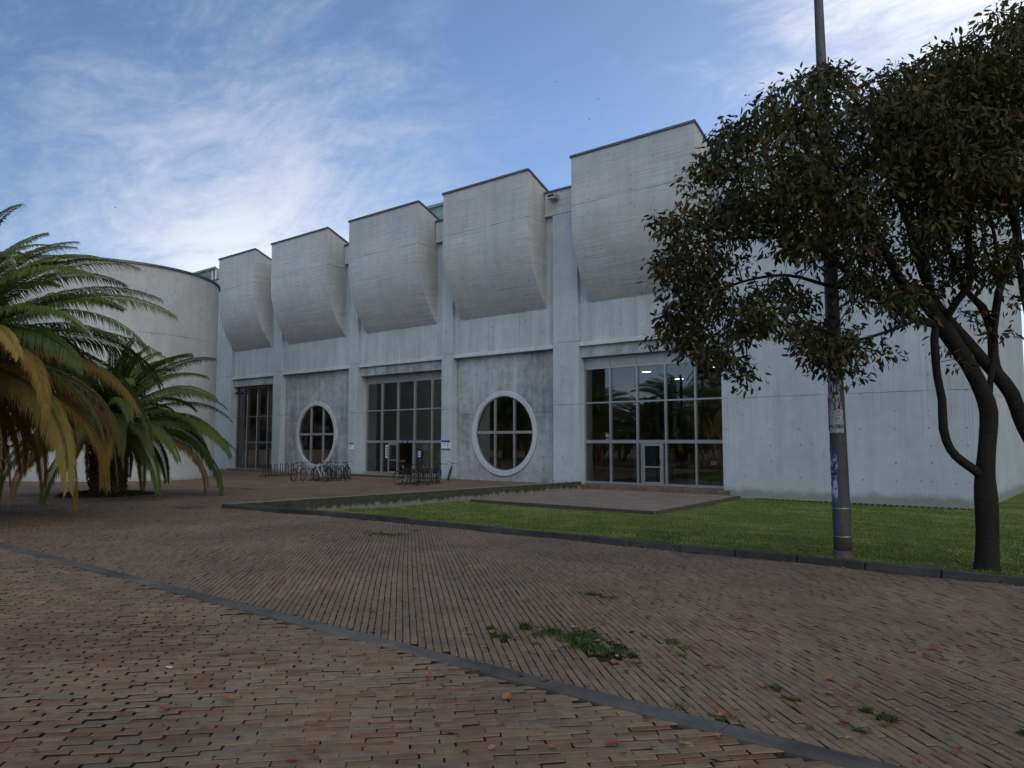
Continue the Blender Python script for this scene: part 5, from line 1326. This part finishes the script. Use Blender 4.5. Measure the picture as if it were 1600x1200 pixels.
# ------------------------------------------------------------ people behind the glass
def person(loc, rz, shirt, trousers, lab, h=1.70, arms='down', skin=(0.28, 0.17, 0.12)):
    e = empty('person', loc, rz, label=lab, cat='person'); k = h/1.75
    J = {'pel': (0, 0, .95), 'wai': (0, 0, 1.08), 'che': (0, .01, 1.30), 'nek': (0, 0, 1.47), 'hd0': (0, -.01, 1.56), 'hd1': (0, -.015, 1.66), 'hd2': (0, -.01, 1.74)}
    rad = {'pel': .14, 'wai': .125, 'che': .15, 'nek': .055, 'hd0': .075, 'hd1': .088, 'hd2': .06}
    ed = [('pel', 'wai'), ('wai', 'che'), ('che', 'nek'), ('nek', 'hd0'), ('hd0', 'hd1'), ('hd1', 'hd2')]
    for s, n in ((-1, 'l'), (1, 'r')):
        J['hip'+n] = (s*.10, 0, .88); J['kne'+n] = (s*.11, -.03, .49); J['ank'+n] = (s*.11, 0.01, .09); J['toe'+n] = (s*.12, -.15, .04)
        J['sho'+n] = (s*.19, 0, 1.40)
        if arms == 'down': J['elb'+n] = (s*.25, .03, 1.12); J['wri'+n] = (s*.25, -.06, .88); J['hnd'+n] = (s*.24, -.09, .79)
        else: J['elb'+n] = (s*.25, -.05, 1.13); J['wri'+n] = (s*.16, -.27, 1.12); J['hnd'+n] = (s*.11, -.35, 1.13)
        for q, r_ in (('hip', .095), ('kne', .062), ('ank', .04), ('toe', .035), ('sho', .06), ('elb', .042), ('wri', .029), ('hnd', .035)): rad[q+n] = r_
        ed += [('pel', 'hip'+n), ('hip'+n, 'kne'+n), ('kne'+n, 'ank'+n), ('ank'+n, 'toe'+n), ('che', 'sho'+n), ('sho'+n, 'elb'+n), ('elb'+n, 'wri'+n), ('wri'+n, 'hnd'+n)]
        for f in range(4):
            nm = 'fg%d%s' % (f, n); hx, hy, hz = J['hnd'+n]; wx, wy, wz = J['wri'+n]
            d = np.array((hx-wx, hy-wy, hz-wz)); d = d/np.linalg.norm(d); J[nm] = (hx+(f-1.5)*0.018, hy+d[1]*.085, hz+d[2]*.085); rad[nm] = .009; ed.append(('hnd'+n, nm))
    names = list(J); me = bpy.data.meshes.new('body'); me.from_pydata([tuple(c*k for c in J[n]) for n in names], [(names.index(a), names.index(b)) for a, b in ed], [])
    o = bpy.data.objects.new('body', me); C.objects.link(o)
    sk = o.modifiers.new('s', 'SKIN'); sk.use_smooth_shade = True
    for i, n in enumerate(names): o.data.skin_vertices[0].data[i].radius = (rad[n]*k, rad[n]*k*(0.72 if n in ('che', 'wai', 'pel') else 1)); o.data.skin_vertices[0].data[i].use_root = (n == 'pel')
    sb = o.modifiers.new('ss', 'SUBSURF'); sb.levels = 2; sb.render_levels = 2
    bpy.context.view_layer.update()
    m2 = bpy.data.meshes.new_from_object(o.evaluated_get(bpy.context.evaluated_depsgraph_get())); bpy.data.objects.remove(o)
    m2.materials.clear()
    for m_ in (simple('skin', skin, 0.5), shirt, trousers, M['black']): m2.materials.append(m_)
    for p in m2.polygons:
        z = p.center.z/k; x = abs(p.center.x)/k
        p.material_index = 3 if z < 0.10 else (2 if z < 0.97 and not (x > 0.19) else (1 if z < 1.48 and not (z < 0.92 and x > 0.19) and not (arms != 'down' and p.center.y/k < -0.24) else 0))
    ob = bpy.data.objects.new('body', m2); C.objects.link(ob); ob.parent = e
    b = MB(); b.smooth = True; b.lathe([(0.085*k, 1.64*k), (0.098*k, 1.68*k), (0.09*k, 1.74*k), (0.05*k, 1.79*k), (0.01, 1.80*k)], (0, 0.012, 0), 14); b.build('hair', M['black'], e)
    b = MB()
    for s in (-1, 1): b.box(s*0.035*k-0.008, s*0.035*k+0.008, -0.108*k, -0.098*k, 1.655*k, 1.667*k)
    b.box(-0.022*k, 0.022*k, -0.100*k, -0.092*k, 1.585*k, 1.592*k); b.box(-0.010, 0.010, -0.118*k, -0.098*k, 1.61*k, 1.64*k); b.build('face', M['redbrown'], e)
zf = Z(-1.95)
person((-31.55, 31.7, zf), R(170), M['white'], M['black'], 'person in a white shirt with a dark strap seen from behind through the entrance glass', 1.72)
person((-47.9, 33.0, zf), R(25), M['black'], M['black'], 'person in dark clothes standing at the counter behind the left dark window', 1.70, 'fwd')
person((-17.0, 32.6, zf), R(10), M['black'], M['greyblue'], 'person in dark clothes behind the glazed door of the big window', 1.68, 'fwd')

# ------------------------------------------------------------ birds, leaves, litter
def bird(px, py, Z_, lab, rz):
    c = at(px, py, Z_); e = empty('bird', tuple(c), rz, label=lab, cat='bird', group='birds flying high over the building'); e.scale = (0.6, 0.6, 0.6)
    b = MB(); b.smooth = True; b.tube([(0.16, 0, 0), (0.10, 0, 0.01), (0, 0, 0), (-0.12, 0, 0.0), (-0.2, 0, 0)], [0.01, 0.035, 0.05, 0.03, 0.008], 8); b.build('body', M['black'], e)
    for s in (-1, 1):
        b = MB(); b.add([(0.07, s*0.03, 0.01), (-0.06, s*0.03, 0.01), (0.0, s*0.22, 0.08), (0.06, s*0.2, 0.08), (-0.07, s*0.42, 0.03)], [(0, 1, 2, 3), (3, 2, 4)]); b.build('wing', M['black'], e)
bird(180, 324, 75, 'tiny bird at the left above the palm', 0.5); bird(921, 186, 80, 'tiny bird above the tallest gap, lower of the two on the right', 1.0)
bird(935, 155, 85, 'tiny bird above the nearest overhang, upper of the two on the right', 0.3); bird(868, 128, 90, 'tiny highest bird in the clear blue', 2.0)
def leaf_mesh(i):
    rnd = random.Random(i); b = MB(); n = 7; L = 0.075; vs = []
    curl = rnd.uniform(0.1, 0.5)
    for k in range(n):
        t = k/(n-1); w_ = 0.024*math.sin(math.pi*min(t*1.05+0.02, 1))**0.8; z = 0.006+curl*0.05*(t-0.5)**2*4*0.4
        vs += [(L*(t-0.5), -w_, z+w_*0.5), (L*(t-0.5), 0, z), (L*(t-0.5), w_, z+w_*0.5*rnd.uniform(0.3, 1.2))]
    b.smooth = True
    b.add(vs, [(k*3+j, k*3+j+1, k*3+j+4, k*3+j+3) for k in range(n-1) for j in range(2)])
    me = bpy.data.meshes.new('fallen_leaf'); me.from_pydata(b.v, [], b.f); me.update(); return me
fl = [simple('fallen_leaf_orange', (0.22, 0.08, 0.03), 0.7, 0, 0.3, 30), simple('fallen_leaf_red', (0.16, 0.04, 0.028), 0.7, 0, 0.3, 30), simple('fallen_leaf_yellow', (0.24, 0.18, 0.05), 0.7, 0, 0.3, 30), simple('fallen_leaf_brown', (0.10, 0.05, 0.03), 0.8, 0, 0.3, 30)]
LM = []
for i in range(8):
    me = leaf_mesh(i); me.materials.append(fl[(0, 1, 2, 3, 3, 1, 3, 3)[i]]); LM.append(me)
random.seed(31)
def putleaf(x, y, s=1.0, z=None):
    o = bpy.data.objects.new('fallen_leaf', random.choice(LM)); C.objects.link(o)
    s *= 0.5+0.75*random.random()**2; o.location = (x, y, (gz(y) if z is None else z)+0.010); o.scale = (s, s, s); o.rotation_euler = (random.uniform(-.3, .3), random.uniform(-.3, .3), random.uniform(0, 6.28))
    tag(o, 'dry curled leaf fallen on the brick paving or lawn', 'leaf', 'dry leaves scattered over the brick paving and lawn')
for q in ((-2.9, 2.75), (-3.3, 2.45), (-4.35, 2.4), (-3.9, 2.9), (-2.4, 3.2), (-3.05, 3.6)): putleaf(*q)
for k in range(80):
    a = random.choice(W_[:16]+W_[:4]*3); putleaf(a[0]+random.gauss(0, a[2]*0.9), a[1]+random.gauss(0, a[3]*1.1))
for k in range(110):
    px = 1600*random.random()**0.6; py = random.uniform(880, 1195)
    d = FW+(px-800)/1178.*RT+(600-py)/1178.*UP; t = -EYE/(d[2]+0.019*d[1]); x, y = t*d[0], t*d[1]
    if y < kerb_y(x)-0.05: putleaf(x, y)
for k in range(50):
    x = -1.7+random.gauss(0, 0.9); y = 12.25+abs(random.gauss(0, 0.7)); putleaf(x, y, 0.9, lawn_z(x, y)+0.02)
for k in range(60):
    x = random.uniform(-9, 1.5); putleaf(x, kerb_y(x)-0.02-abs(random.gauss(0, 0.06)), 0.9)
for k in range(50):
    x = random.uniform(-9, 0.5); y = 12.2+random.random()**2*6; putleaf(x, y, 0.9, lawn_z(x, y)+0.02)
t_ = at(265, 1045, 5.45)
b = MB(); vs = []
for j in range(5):
    for i in range(6): vs.append((i*0.014-0.035, j*0.010-0.02, 0.008*random.random()+0.004))
b.add(vs, [(j*6+i, j*6+i+1, (j+1)*6+i+1, (j+1)*6+i) for j in range(4) for i in range(5)])
o = b.build('paper_scrap', simple('dirty_paper', (0.34, 0.34, 0.35), 0.8), label='crumpled pale scrap of paper on the near bricks', cat='litter')
d = FW+(265-800)/1178.*RT+(600-1045)/1178.*UP; tt = -EYE/(d[2]+0.019*d[1]); o.location = (tt*d[0], tt*d[1], gz(tt*d[1])+0.006)
